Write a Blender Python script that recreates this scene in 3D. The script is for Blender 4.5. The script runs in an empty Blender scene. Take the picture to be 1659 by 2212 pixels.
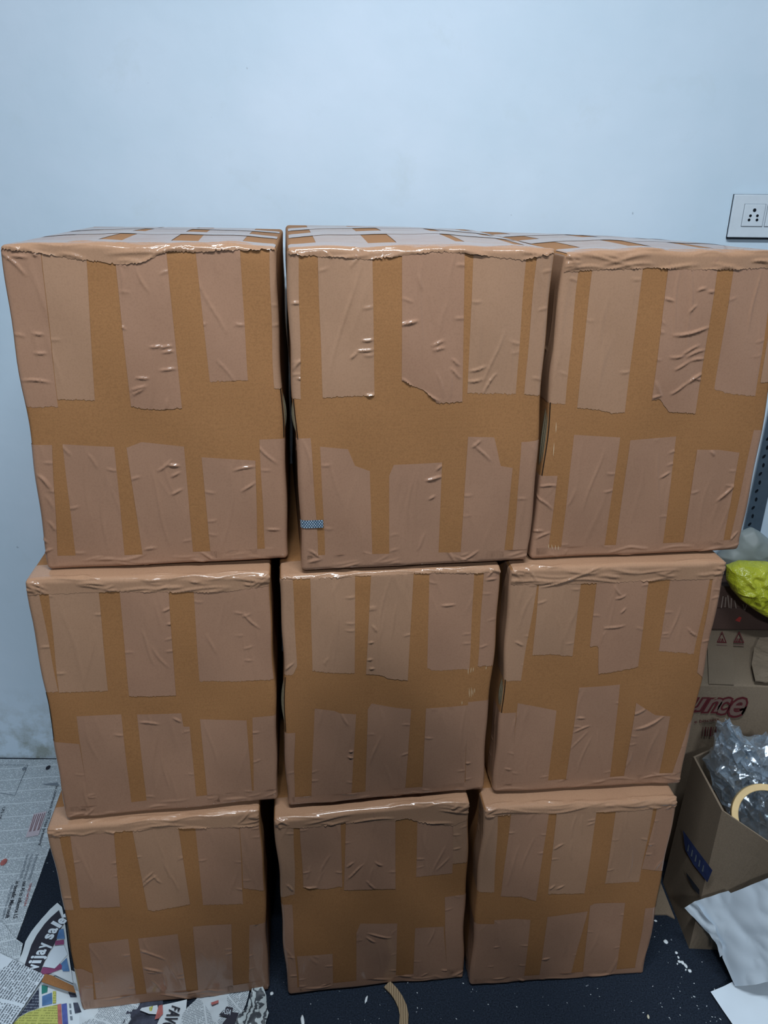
import bpy, bmesh, math, random
import numpy as np
from mathutils import Vector, Matrix, noise

scene = bpy.context.scene
COL = scene.collection

# ------------------------------------------------------------------ camera
F_PX, PITCH, ROLL, CAM_Z = 1655.92, 0.39324, 0.01210, 1.47076
IMG_W, IMG_H = 1659.0, 2212.0
_F = Vector((0, math.cos(PITCH), -math.sin(PITCH)))
_U0 = Vector((0, math.sin(PITCH), math.cos(PITCH)))
_R0 = Vector((1, 0, 0))
_R = _R0 * math.cos(ROLL) + _U0 * math.sin(ROLL)
_U = _U0 * math.cos(ROLL) - _R0 * math.sin(ROLL)
EYE = Vector((0, 0, CAM_Z))
cam_data = bpy.data.cameras.new('camera')
cam_data.sensor_fit = 'VERTICAL'
cam_data.sensor_height = 36.0
cam_data.sensor_width = 27.0
cam_data.lens = F_PX * 36.0 / IMG_H
cam_data.clip_start = 0.05
cam_data.clip_end = 50
cam = bpy.data.objects.new('camera', cam_data)
COL.objects.link(cam)
m = Matrix((_R, _U, -_F)).transposed().to_4x4()
m.translation = EYE
cam.matrix_world = m
scene.camera = cam

# ------------------------------------------------------------------ world, light, exposure
world = bpy.data.worlds.new('world')
scene.world = world
world.use_nodes = True
world.node_tree.nodes['Background'].inputs['Color'].default_value = (0.62, 0.8, 1.0, 1)
world.node_tree.nodes['Background'].inputs['Strength'].default_value = 0.15
vs = scene.view_settings
vs.view_transform = 'Standard'
vs.look = 'None'
vs.gamma = 1.0
vs.use_curve_mapping = False
vs.exposure = -0.27

LAMPS = [((0.0, -1.75, 2.74), 82.0, 0.26, 0.26), ((0.05, 0.32, 2.70), 56.0, 1.15, 0.06)]
for pos, watt, sx_, sy_ in LAMPS:
    ld = bpy.data.lights.new('ceiling_light', 'AREA')
    ld.shape = 'RECTANGLE'
    ld.size = sx_
    ld.size_y = sy_
    ld.energy = watt
    ld.color = (0.83, 0.92, 1.0)
    lo = bpy.data.objects.new('ceiling_light', ld)
    lo.location = pos
    COL.objects.link(lo)

# ------------------------------------------------------------------ helpers
def px_ray(x, y):
    return _F * F_PX + _R * (x - IMG_W / 2) + _U * (IMG_H / 2 - y)
def on_z(x, y, z=0.0):
    d = px_ray(x, y); return EYE + d * ((z - CAM_Z) / d.z)
def on_y(x, y, Y):
    d = px_ray(x, y); return EYE + d * (Y / d.y)
def on_x(x, y, X):
    d = px_ray(x, y); return EYE + d * (X / d.x)
def on_plane(x, y, p0, n):
    d = px_ray(x, y); return EYE + d * ((p0 - EYE).dot(n) / d.dot(n))

def lin(c):
    return tuple((v / 255 / 12.92) if v / 255 <= 0.04045 else ((v / 255 + 0.055) / 1.055) ** 2.4 for v in c)

class NT:
    def __init__(self, name):
        self.m = bpy.data.materials.new(name); self.m.use_nodes = True
        self.t = self.m.node_tree; self.b = self.t.nodes['Principled BSDF']
        self.out = self.t.nodes['Material Output']
    def n(self, kind, **kw):
        o = self.t.nodes.new(kind)
        for k, v in kw.items():
            if k in o.inputs.keys(): o.inputs[k].default_value = v
            else: setattr(o, k, v)
        return o
    def l(self, a, b): self.t.links.new(a, b)
    def coord(self, which='Object', scale=None):
        c = self.n('ShaderNodeTexCoord').outputs[which]
        if scale:
            mp = self.n('ShaderNodeMapping'); mp.inputs['Scale'].default_value = scale
            self.l(c, mp.inputs['Vector']); return mp.outputs[0]
        return c
    def noise(self, vec, scale, detail=3, rough=0.55, dist=0.0):
        o = self.n('ShaderNodeTexNoise'); o.inputs['Scale'].default_value = scale
        o.inputs['Detail'].default_value = detail; o.inputs['Roughness'].default_value = rough
        o.inputs['Distortion'].default_value = dist
        self.l(vec, o.inputs['Vector']); return o.outputs['Fac']
    def ramp(self, fac, stops):
        o = self.n('ShaderNodeValToRGB'); e = o.color_ramp.elements
        while len(e) < len(stops): e.new(0.5)
        for i, (p, c) in enumerate(stops):
            e[i].position = p; e[i].color = tuple(c) + (1,) if len(c) == 3 else c
        self.l(fac, o.inputs['Fac']); return o.outputs['Color']
    def mix(self, fac, a, b, mode='MIX'):
        o = self.n('ShaderNodeMix'); o.data_type = 'RGBA'; o.blend_type = mode
        for s, v in (('Factor', fac), ('A', a), ('B', b)):
            i = [k for k in o.inputs if k.name == s and (k.type == 'RGBA' or s == 'Factor' and k.type == 'VALUE')][0]
            if hasattr(v, 'links') or hasattr(v, 'is_linked'): self.l(v, i)
            elif s == 'Factor': i.default_value = v
            else: i.default_value = tuple(v) + (1,) if len(v) == 3 else v
        return [k for k in o.outputs if k.type == 'RGBA'][0]
    def math(self, op, a, b=None, c=None):
        o = self.n('ShaderNodeMath'); o.operation = op
        for i, v in enumerate((a, b, c)):
            if v is None: continue
            if hasattr(v, 'is_linked'): self.l(v, o.inputs[i])
            else: o.inputs[i].default_value = v
        return o.outputs[0]
    def bump(self, h, strength, dist=0.002):
        o = self.n('ShaderNodeBump'); o.inputs['Strength'].default_value = strength
        o.inputs['Distance'].default_value = dist
        self.l(h, o.inputs['Height']); self.l(o.outputs[0], self.b.inputs['Normal'])
    def base(self, v):
        if hasattr(v, 'is_linked'): self.l(v, self.b.inputs['Base Color'])
        else: self.b.inputs['Base Color'].default_value = tuple(v) + (1,)
    def set(self, rough=None, spec=None, metal=None):
        if rough is not None: self.b.inputs['Roughness'].default_value = rough
        if spec is not None: self.b.inputs['Specular IOR Level'].default_value = spec
        if metal is not None: self.b.inputs['Metallic'].default_value = metal
        return self.m

def plain(name, rgb, rough=0.6, spec=0.4, metal=0.0, var=0.06, scale=40):
    t = NT(name); c = lin(rgb)
    f = t.noise(t.coord(), scale, 3)
    t.base(t.ramp(f, [(0.3, tuple(v * (1 - var) for v in c)), (0.7, tuple(min(1, v * (1 + var)) for v in c))]))
    return t.set(rough, spec, metal)

M = {}
# painted plaster wall
t = NT('wall_paint')
co = t.coord()
b1 = t.noise(co, 2.6, 4, 0.6)
c1 = t.ramp(b1, [(0.30, lin((198, 217, 231))), (0.72, lin((211, 226, 240)))])
st = t.noise(co, 7.0, 5, 0.65, 0.3)
c2 = t.mix(t.ramp(st, [(0.60, (0, 0, 0)), (0.80, (0.35, 0.35, 0.35))]), c1, lin((188, 202, 206)))
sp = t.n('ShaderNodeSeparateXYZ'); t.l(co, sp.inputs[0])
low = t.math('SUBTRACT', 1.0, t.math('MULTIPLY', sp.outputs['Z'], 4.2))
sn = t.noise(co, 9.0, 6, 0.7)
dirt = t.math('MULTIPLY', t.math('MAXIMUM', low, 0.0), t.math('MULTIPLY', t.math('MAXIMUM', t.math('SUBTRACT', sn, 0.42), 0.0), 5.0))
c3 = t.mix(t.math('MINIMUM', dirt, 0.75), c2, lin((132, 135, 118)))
fk = t.noise(co, 38.0, 2, 0.5)
c4 = t.mix(t.ramp(fk, [(0.775, (0, 0, 0)), (0.79, (0.5, 0.5, 0.5))]), c3, lin((120, 135, 150)))
t.base(c4)
t.bump(t.noise(co, 5.0, 5, 0.6), 0.25, 0.01)
M['wall'] = t.set(0.55, 0.35)
M['ceiling'] = plain('ceiling_paint', (225, 230, 234), 0.8, 0.2)
# carpet
t = NT('carpet')
co = t.coord()
f = t.noise(co, 340, 3, 0.7); g = t.noise(co, 14, 4, 0.6)
c = t.ramp(f, [(0.30, lin((17, 22, 30))), (0.62, lin((44, 53, 66))), (0.8, lin((70, 80, 94)))])
c = t.mix(t.ramp(g, [(0.35, (0, 0, 0)), (0.75, (0.5, 0.5, 0.5))]), c, lin((34, 42, 54)))
sk = t.noise(co, 120, 1, 0.4)
c = t.mix(t.ramp(sk, [(0.775, (0, 0, 0)), (0.79, (0.6, 0.6, 0.6))]), c, lin((150, 160, 170)))
t.base(c); t.bump(f, 0.8, 0.003); M['carpet'] = t.set(0.95, 0.1)
# corrugated board, kraft
def board(name, c0, c1, rough=0.75):
    t = NT(name); co = t.coord()
    a = t.noise(co, 3.0, 4, 0.6); s = t.noise(co, 420, 2, 0.6)
    wv = t.noise(t.coord('Object', (6, 6, 260)), 1.0, 2, 0.5)
    c = t.ramp(a, [(0.3, lin(c0)), (0.7, lin(c1))])
    c = t.mix(t.ramp(s, [(0.35, (0.28, 0.28, 0.28)), (0.55, (0, 0, 0))]), c, tuple(v * 0.55 for v in lin(c0)))
    c = t.mix(t.ramp(s, [(0.66, (0, 0, 0)), (0.78, (0.3, 0.3, 0.3))]), c, tuple(min(1, v * 1.5) for v in lin(c1)))
    t.base(c); t.bump(wv, 0.12, 0.001)
    return t.set(rough, 0.25)
M['kraft'] = board('kraft_board', (145, 101, 62), (154, 109, 69))
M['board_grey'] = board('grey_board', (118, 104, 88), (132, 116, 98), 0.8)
M['board_dark'] = board('dark_board', (78, 60, 54), (90, 68, 60), 0.7)
M['board_edge'] = board('board_edge', (96, 86, 68), (130, 118, 94), 0.85)
M['dark_gap'] = plain('dark_gap', (24, 20, 18), 0.9, 0.1)
# brown packing tape
def tape(name, c0, c1, r0, r1):
    t = NT(name); co = t.coord()
    a = t.noise(co, 5.0, 4, 0.6); s = t.noise(co, 380, 2, 0.6)
    c = t.ramp(a, [(0.3, lin(c0)), (0.7, lin(c1))])
    c = t.mix(t.ramp(s, [(0.35, (0.16, 0.16, 0.16)), (0.55, (0, 0, 0))]), c, tuple(v * 0.6 for v in lin(c0)))
    t.base(c)
    rr = t.noise(co, 26, 3, 0.6)
    rm = t.n('ShaderNodeMapRange'); rm.inputs['To Min'].default_value = r0; rm.inputs['To Max'].default_value = r1
    t.l(rr, rm.inputs['Value']); t.l(rm.outputs[0], t.b.inputs['Roughness'])
    w1 = t.noise(t.coord('Object', (60, 60, 7)), 1.0, 4, 0.6, 0.6)
    w2 = t.noise(co, 70, 3, 0.6)
    h = t.math('ADD', t.math('MULTIPLY', w1, 0.7), t.math('MULTIPLY', w2, 0.35))
    t.bump(h, 0.12, 0.003)
    return t.set(None, 0.5)
M['tape_a'] = tape('packing_tape_tan', (157, 121, 95), (164, 128, 102), 0.12, 0.28)
M['tape_b'] = tape('packing_tape_mauve', (153, 116, 93), (161, 124, 100), 0.1, 0.26)
M['tape_c'] = tape('packing_tape_glossy', (156, 119, 93), (164, 128, 101), 0.08, 0.2)

def link(name, me, mat=None, parent=None):
    o = bpy.data.objects.new(name, me); COL.objects.link(o)
    if mat is not None and me is not None: me.materials.append(mat)
    if parent is not None: o.parent = parent
    return o
def tag(o, label, cat, group=None, kind=None):
    if label: o['label'] = label
    if cat: o['category'] = cat
    if group: o['group'] = group
    if kind: o['kind'] = kind
    return o
def thing(name, loc, label, cat, group=None, rz=0.0):
    o = bpy.data.objects.new(name, None); COL.objects.link(o)
    o.empty_display_size = 0.05
    o.location = loc; o.rotation_euler = (0, 0, rz)
    return tag(o, label, cat, group)
def mesh_np(name, V, Fq, smooth=True):
    me = bpy.data.meshes.new(name)
    V = np.asarray(V, dtype=np.float32); Fq = np.asarray(Fq, dtype=np.int32)
    me.vertices.add(len(V)); me.vertices.foreach_set('co', V.ravel())
    k = Fq.shape[1]
    me.loops.add(Fq.size); me.loops.foreach_set('vertex_index', Fq.ravel())
    me.polygons.add(len(Fq)); me.polygons.foreach_set('loop_start', np.arange(len(Fq), dtype=np.int32) * k)
    if smooth: me.polygons.foreach_set('use_smooth', np.ones(len(Fq), dtype=bool))
    me.update(calc_edges=True); me.validate()
    return me
def mesh_py(name, V, Fs, smooth=False):
    me = bpy.data.meshes.new(name); me.from_pydata([tuple(v) for v in V], [], Fs); me.update()
    if smooth: me.polygons.foreach_set('use_smooth', [True] * len(me.polygons))
    return me
def grid_faces(nu, nv):
    i = np.arange((nu - 1) * (nv - 1)); r = i // (nu - 1); c = i % (nu - 1); a = r * nu + c
    return np.stack([a, a + 1, a + nu + 1, a + nu], 1)
def bm_box(bm, x0, x1, y0, y1, z0, z1, bevel=0.0, seg=2):
    r = bmesh.ops.create_cube(bm, size=1.0)
    vs_ = r['verts']
    for v in vs_:
        v.co = Vector(((x0 + x1) / 2 + v.co.x * (x1 - x0), (y0 + y1) / 2 + v.co.y * (y1 - y0), (z0 + z1) / 2 + v.co.z * (z1 - z0)))
    if bevel:
        es = list({e for v in vs_ for e in v.link_edges})
        bmesh.ops.bevel(bm, geom=es, offset=bevel, segments=seg, profile=0.5, affect='EDGES')
def bm_mesh(name, bm, smooth=False):
    bmesh.ops.recalc_face_normals(bm, faces=bm.faces)
    me = bpy.data.meshes.new(name); bm.to_mesh(me); bm.free()
    if smooth: me.polygons.foreach_set('use_smooth', [True] * len(me.polygons))
    return me
def tube(bm, pts, rad, seg=8, closed=False):
    rings = []
    n = len(pts)
    for i, p in enumerate(pts):
        d = (Vector(pts[min(i + 1, n - 1)]) - Vector(pts[max(i - 1, 0)])).normalized()
        a = d.orthogonal().normalized(); b = d.cross(a)
        rr = rad[i] if isinstance(rad, (list, tuple)) else rad
        rings.append([bm.verts.new(Vector(p) + (a * math.cos(2 * math.pi * k / seg) + b * math.sin(2 * math.pi * k / seg)) * rr) for k in range(seg)])
    for i in range(n - 1):
        for k in range(seg):
            bm.faces.new((rings[i][k], rings[i][(k + 1) % seg], rings[i + 1][(k + 1) % seg], rings[i + 1][k]))
    bm.faces.new(rings[0][::-1]); bm.faces.new(rings[-1])

# ------------------------------------------------------------------ room shell
WALL_Y = 1.715
def slab(name, x0, x1, y0, y1, z0, z1, mat):
    bm = bmesh.new(); bm_box(bm, x0, x1, y0, y1, z0, z1)
    o = link(name, bm_mesh(name, bm), mat); o['kind'] = 'structure'
    return o
RX0, RX1, RY0, RZ = -3.8, 3.6, -7.0, 2.8
slab('floor', RX0, RX1, RY0, WALL_Y, -0.1, 0.0, M['carpet'])
slab('wall_back', RX0 - .1, RX1 + .1, WALL_Y, WALL_Y + 0.1, -0.1, RZ + .1, M['wall'])
slab('wall_left', RX0 - 0.1, RX0, RY0, WALL_Y, -0.1, RZ + .1, M['wall'])
slab('wall_right', RX1, RX1 + 0.1, RY0, WALL_Y, -0.1, RZ + .1, M['wall'])
slab('wall_front', RX0 - .1, RX1 + .1, RY0 - 0.1, RY0, -0.1, RZ + .1, M['wall'])
slab('ceiling', RX0, RX1, RY0, WALL_Y, RZ, RZ + 0.1, M['ceiling'])

# ceiling lamp that carries the tube light
t = NT('lamp_glow'); t.b.inputs['Emission Color'].default_value = (0.86, 0.94, 1.0, 1); t.b.inputs['Emission Strength'].default_value = 6.0
M['glow'] = t.m; M['lamp_white'] = plain('lamp_white', (235, 238, 240), 0.4)
for k, (pos, watt, sx_, sy_) in enumerate(LAMPS):
    lamp = thing('ceiling_lamp', (pos[0], pos[1], RZ), ['square white LED panel on the ceiling behind the camera', 'white LED tube batten on the ceiling in front of the cartons'][k], 'lamp')
    hx, hy = (0.16, 0.16) if k == 0 else (0.62, 0.035)
    gx, gy = (0.13, 0.13) if k == 0 else (0.58, 0.02)
    dz = 0.03 if k == 0 else 0.055
    bm = bmesh.new(); bm_box(bm, -hx, hx, -hy, hy, -dz, 0.0, 0.006)
    link('lamp_housing', bm_mesh('lamp_housing', bm), M['lamp_white'], lamp)
    bm = bmesh.new(); bm_box(bm, -gx, gx, -gy, gy, -dz - 0.022, -dz - 0.001, 0.006, 3)
    link('lamp_diffuser', bm_mesh('lamp_diffuser', bm), M['glow'], lamp)
CARTONS = {
 'A': dict(pos=(-0.3296,1.0732,0.9315), rot=0.1192, w=0.3629, h=0.4705,
  corner=[(3.8, 3.0),(-1.1, 1.7),(-3.8, -5.4),(0.0, 2.8)],
  strips=[('U',[(-11, 256),(14, 254),(47, 255)], [(1, 470),(67, 468)]),('U',[(48, 265),(99, 263)], [(68, 470),(142, 468)]),('U',[(148, 253),(177, 248),(219, 250)], [(148, 471),(208, 470)]),('U',[(261, 287),(315, 288)], [(235, 470),(312, 470)]),('R',[(352, 275),(364, 274)], [(354, 468),(366, 468)]),('L',[(-4, 18),(14, 17)], [(-8, 201),(31, 199)]),('L',[(42, 15),(113, 10)], [(46, 200),(118, 194)]),('L',[(142, 9),(216, 7)], [(135, 192),(157, 200),(217, 192)]),('L',[(243, 5),(314, 0)], [(241, 175),(270, 172),(319, 167)]),('L',[(327, 0),(361, 0)], [(326, 199),(361, 200)]),('T',[(2, 466),(30, 462),(75, 455),(109, 450),(149, 446),(185, 450),(202, 457),(217, 462),(258, 462),(312, 463),(357, 467)], None),('O',None, [(-7, 24),(115, 20),(224, 18),(362, 10)])],
  creases=[(140, 366, 152, 362, 1),(182, 338, 198, 338, 1),(196, 337, 213, 337, 1),(199, 330, 214, 330, 1),(193, 306, 215, 305, 1),(151, 275, 172, 284, 1),(152, 268, 168, 280, 1),(159, 293, 177, 295, 1),(196, 341, 169, 254, 1),(200, 263, 194, 248, 1),(241, 419, 255, 416, 2),(243, 375, 253, 380, 1),(243, 367, 261, 368, 1),(273, 319, 295, 284, 1),(258, 431, 285, 352, 1),(13, 455, 35, 455, 1),(43, 459, 47, 455, 2),(5, 291, 41, 290, 1),(27, 356, 41, 355, 1),(26, 329, 41, 330, 1),(6, 154, 22, 132, 2),(11, 122, 22, 102, 1),(10, 81, 20, 66, 1),(-3, 53, 5, 46, 1),(-5, 27, 12, 35, 1),(45, 200, 55, 182, 1),(79, 184, 92, 162, 1),(176, 155, 196, 171, 1),(192, 165, 207, 161, 2),(194, 146, 208, 151, 1),(192, 118, 209, 124, 1),(287, 151, 317, 159, 1),(297, 117, 316, 134, 1),(322, 195, 349, 160, 1),(159, 159, 190, 36, 1),(281, 162, 260, 22, 1),(331, 55, 351, 50, 1),(227, 18, 248, 6, 1),(144, 27, 162, 30, 1),(1, 461, 30, 431, 1),(151, 445, 156, 407, 1),(174, 443, 188, 412, 1),(101, 183, 95, 33, 1)],
  flaps=[('r',202, 275)]),
 'B': dict(pos=(0.0505,1.0832,0.9291), rot=0.1226, w=0.3643, h=0.4720,
  corner=[(-3.6, 2.6),(-2.2, 2.8),(6.1, -4.7),(1.3, 2.5)],
  strips=[('LF',[(0, 270),(12, 271)], [(0, 467),(16, 467)]),('U',[(42, 273),(115, 275)], [(40, 470),(113, 470)]),('U',[(154, 297),(171, 287),(187, 281),(206, 262),(243, 263)], [(154, 470),(229, 470)]),('U',[(250, 276),(273, 274),(324, 272)], [(255, 470),(325, 470)]),('U',[(337, 271),(365, 269)], [(343, 470),(367, 470)]),('L',[(0, 27),(26, 25)], [(0, 213),(21, 214)]),('L',[(36, 24),(110, 20)], [(34, 201),(75, 196),(85, 170),(107, 161)]),('L',[(136, 18),(215, 13)], [(136, 153),(143, 170),(216, 171)]),('L',[(250, 10),(322, 12)], [(254, 210),(294, 208),(306, 163),(325, 159)]),('L',[(337, 14),(363, 13)], [(336, 199),(346, 199),(362, 206)]),('T',[(0, 465),(48, 460),(110, 458),(154, 462),(193, 467),(230, 464),(268, 462),(319, 457),(349, 465),(367, 468)], None),('O',None, [(0, 27),(111, 25),(232, 21),(361, 19)])],
  creases=[(154, 371, 175, 379, 2),(98, 351, 114, 354, 1),(91, 336, 114, 341, 1),(83, 326, 91, 336, 1),(154, 297, 173, 284, 1),(187, 281, 208, 263, 1),(91, 459, 61, 291, 1),(188, 456, 175, 332, 1),(177, 440, 182, 419, 1),(196, 344, 214, 349, 1),(198, 338, 215, 339, 1),(225, 324, 237, 316, 1),(223, 311, 239, 298, 1),(250, 293, 272, 294, 1),(274, 276, 293, 302, 1),(296, 363, 277, 286, 1),(252, 308, 276, 312, 1),(103, 275, 115, 276, 2),(5, 401, 16, 402, 1),(2, 311, 17, 328, 1),(8, 300, 16, 299, 1),(192, 145, 216, 147, 2),(197, 113, 207, 117, 1),(208, 159, 216, 166, 1),(260, 194, 274, 203, 1),(265, 199, 288, 170, 1),(176, 155, 165, 32, 1),(186, 154, 174, 28, 1),(194, 55, 180, 28, 1),(6, 212, 23, 147, 1),(10, 35, 30, 22, 1),(10, 14, 30, 20, 1),(226, 25, 245, 4, 1),(251, 7, 280, 21, 1),(45, 5, 90, 8, 1),(53, 466, 60, 457, 1),(86, 447, 96, 463, 1),(205, 306, 213, 272, 1),(220, 308, 227, 269, 1)],
  flaps=[('l',212, 271)]),
 'C': dict(pos=(0.4174,1.1402,0.9270), rot=0.1264, w=0.3551, h=0.4703,
  corner=[(5.7, 3.0),(-7.7, 2.2),(-1.6, -1.1),(3.6, -5.6)],
  strips=[('LF',[(-3, 258),(25, 256)], [(0, 460),(23, 460)]),('U',[(44, 250),(79, 246),(100, 241),(120, 242)], [(42, 460),(119, 460)]),('U',[(161, 259),(173, 261),(193, 240),(236, 237)], [(151, 461),(229, 461)]),('U',[(261, 274),(292, 266),(331, 262)], [(258, 461),(319, 461)]),('U',[(336, 283),(357, 283)], [(329, 461),(352, 461)]),('L',[(-1, 12),(27, 11)], [(-7, 143),(26, 143)]),('L',[(48, 10),(119, 8)], [(44, 208),(118, 203)]),('L',[(138, 7),(218, 7)], [(135, 198),(211, 201)]),('L',[(252, 9),(323, 9)], [(249, 179),(285, 178),(321, 172)]),('L',[(334, 9),(357, 8)], [(338, 208),(364, 206)]),('T',[(1, 444),(62, 446),(135, 447),(234, 447),(355, 448)], None),('O',None, [(-2, 17),(121, 13),(229, 15),(352, 19)])],
  creases=[(180, 357, 235, 365, 2),(179, 324, 202, 325, 1),(199, 329, 225, 339, 1),(207, 324, 235, 333, 1),(189, 306, 214, 316, 1),(214, 317, 236, 321, 1),(188, 269, 217, 284, 1),(217, 284, 236, 299, 2),(226, 290, 237, 290, 1),(162, 287, 175, 268, 1),(161, 262, 175, 268, 1),(207, 418, 221, 421, 1),(225, 416, 234, 417, 1),(159, 406, 174, 405, 1),(199, 388, 210, 397, 1),(181, 454, 179, 361, 1),(196, 454, 198, 386, 1),(302, 445, 306, 360, 1),(300, 89, 321, 119, 2),(-1, 125, 27, 126, 1),(-7, 111, 23, 85, 1),(-4, 49, 14, 49, 1),(5, 36, 26, 47, 1),(90, 185, 80, 81, 1),(59, 120, 47, 92, 1),(193, 173, 198, 35, 1),(194, 135, 210, 142, 1),(272, 177, 278, 168, 1),(334, 20, 346, 33, 1),(54, 7, 58, 15, 1)],
  flaps=[('l',143, 258)]),
 'D': dict(pos=(-0.3580,1.0395,0.4663), rot=0.1203, w=0.3650, h=0.4653,
  corner=[(2.1, 0.5),(2.4, -5.4),(-2.5, -3.8),(-4.1, 8.2)],
  strips=[('LF',[(2, 265),(22, 264)], [(-1, 457),(18, 456)]),('U',[(23, 263),(99, 261)], [(38, 455),(109, 453)]),('U',[(131, 249),(205, 245)], [(139, 452),(211, 449)]),('U',[(244, 269),(318, 264)], [(248, 448),(321, 448)]),('U',[(317, 265),(370, 263)], [(319, 448),(365, 447)]),('L',[(-3, 20),(42, 14)], [(0, 175),(42, 160)]),('L',[(40, 14),(111, 16)], [(44, 216),(115, 214)]),('L',[(137, 12),(223, 9)], [(140, 212),(211, 208),(212, 180),(222, 179)]),('L',[(242, 10),(321, 8)], [(240, 193),(316, 184)]),('L',[(322, 11),(365, 14)], [(326, 189),(368, 190)]),('T',[(-4, 440),(52, 439),(134, 442),(199, 438),(302, 435),(364, 441)], None),('O',None, [(-3, 27),(108, 26),(222, 28),(365, 27)])],
  creases=[(77, 451, 109, 449, 1),(115, 446, 132, 443, 1),(192, 445, 211, 447, 1),(197, 405, 210, 409, 1),(321, 395, 343, 363, 1),(159, 371, 180, 307, 1),(175, 342, 199, 300, 1),(202, 382, 212, 381, 1),(241, 455, 259, 455, 1),(336, 445, 364, 462, 1),(323, 448, 336, 443, 1),(198, 200, 208, 189, 1),(143, 195, 173, 189, 1),(31, 4, 48, 21, 1),(-2, 1, 32, 11, 1),(263, 359, 271, 321, 1),(86, 381, 70, 267, 1),(42, 76, 40, 14, 1),(178, 157, 178, 49, 1),(163, 176, 160, 69, 1)],
  flaps=[('l',174, 264)]),
 'E': dict(pos=(0.0131,1.0769,0.4648), rot=0.1215, w=0.3577, h=0.4643,
  corner=[(5.1, -4.6),(-1.5, -4.4),(-1.3, 0.6),(-4.3, 5.5)],
  strips=[('LF',[(2, 276),(16, 280),(22, 296)], [(-1, 476),(20, 475)]),('U',[(48, 286),(80, 280),(119, 276)], [(47, 468),(118, 468)]),('U',[(138, 274),(161, 271),(177, 262),(209, 257)], [(147, 466),(215, 465)]),('U',[(242, 278),(254, 271),(315, 269)], [(237, 464),(311, 461)]),('U',[(329, 274),(360, 273)], [(328, 460),(356, 459)]),('L',[(1, 9),(11, 8)], [(3, 163),(18, 161)]),('L',[(41, 8),(114, 10)], [(52, 209),(85, 202),(95, 196),(122, 193)]),('L',[(140, 11),(212, 10)], [(142, 202),(148, 214),(191, 202),(217, 197)]),('L',[(244, 10),(322, 10)], [(243, 196),(319, 194)]),('L',[(324, 10),(359, 8)], [(318, 200),(358, 200)]),('T',[(-1, 459),(52, 457),(148, 457),(246, 456),(346, 454),(356, 453)], None),('O',None, [(-2, 16),(101, 17),(210, 19),(359, 17)])],
  creases=[(178, 451, 159, 295, 1),(191, 403, 175, 341, 1),(142, 334, 150, 335, 1),(140, 301, 148, 302, 1),(143, 283, 152, 284, 1),(147, 366, 155, 354, 1),(76, 451, 88, 294, 1),(68, 296, 75, 310, 1),(261, 398, 284, 395, 1),(95, 196, 111, 170, 1),(111, 113, 117, 113, 1),(109, 102, 117, 98, 1),(161, 143, 151, 81, 1),(318, 193, 321, 26, 1),(322, 65, 330, 64, 1),(0, 286, 16, 302, 1),(332, 442, 350, 441, 1),(334, 447, 346, 459, 1)],
  flaps=[('l',164, 275)]),
 'F': dict(pos=(0.3827,1.1092,0.4636), rot=0.1009, w=0.3605, h=0.4633,
  corner=[(0.9, -1.6),(0.6, -3.2),(2.4, 5.7),(-3.6, -3.0)],
  strips=[('LF',[(-1, 248),(30, 245)], [(5, 450),(46, 449)]),('U',[(47, 297),(82, 297),(116, 292)], [(46, 449),(115, 446)]),('U',[(144, 311),(159, 312),(165, 256),(196, 259),(235, 266)], [(140, 446),(227, 443)]),('U',[(268, 296),(333, 287)], [(267, 442),(338, 439)]),('U',[(345, 248),(357, 234)], [(338, 439),(364, 438)]),('L',[(1, 14),(34, 13)], [(1, 177),(28, 178)]),('L',[(32, 17),(100, 17)], [(29, 198),(100, 180)]),('L',[(134, 15),(220, 14)], [(135, 228),(207, 232)]),('L',[(246, 13),(315, 13)], [(242, 192),(282, 163),(312, 157)]),('L',[(335, 12),(357, 13)], [(352, 136),(358, 214)]),('T',[(6, 433),(76, 432),(183, 431),(264, 432),(366, 431)], None),('O',None, [(1, 18),(117, 24),(239, 25),(355, 28)])],
  creases=[(50, 433, 151, 455, 2),(23, 464, 48, 437, 1),(39, 414, 19, 349, 1),(16, 323, 30, 317, 1),(79, 368, 101, 300, 1),(162, 343, 200, 352, 1),(177, 401, 195, 406, 1),(174, 424, 187, 406, 1),(166, 338, 161, 313, 1),(189, 374, 198, 382, 1),(248, 135, 299, 157, 2),(138, 163, 153, 161, 1),(136, 132, 164, 144, 1),(159, 134, 137, 92, 1),(238, 165, 263, 181, 1),(186, 136, 194, 46, 1),(281, 15, 335, 24, 1),(30, 176, 28, 119, 1),(18, 55, 29, 53, 1),(313, 339, 333, 322, 1),(291, 382, 285, 321, 1),(245, 47, 252, 83, 1),(167, 120, 158, 40, 1)],
  flaps=[('l',178, 248)]),
 'G': dict(pos=(-0.3922,1.0225,0.0000), rot=0.1274, w=0.3628, h=0.4663,
  corner=[(2.5, -3.5),(1.3, 2.1),(-1.4, -2.8),(-4.5, 3.8)],
  strips=[('LF',[(-5, 273),(19, 271)], [(-2, 462),(20, 460)]),('U',[(31, 276),(102, 273)], [(41, 464),(114, 458)]),('U',[(150, 258),(158, 253),(226, 259)], [(136, 459),(214, 456)]),('U',[(249, 253),(321, 244)], [(247, 452),(327, 449)]),('U',[(324, 283),(360, 272)], [(327, 449),(361, 448)]),('L',[(-7, 18),(22, 17)], [(-4, 125),(15, 119),(32, 102)]),('L',[(29, 20),(105, 19)], [(36, 185),(107, 186)]),('L',[(126, 19),(203, 18)], [(125, 185),(198, 189)]),('L',[(224, 19),(291, 16)], [(227, 202),(298, 196)]),('L',[(321, 15),(361, 12)], [(332, 188),(364, 188)]),('T',[(-4, 448),(56, 445),(137, 447),(235, 441),(313, 433),(363, 430)], None),('O',None, [(-2, 30),(117, 30),(233, 26),(363, 29)])],
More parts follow.
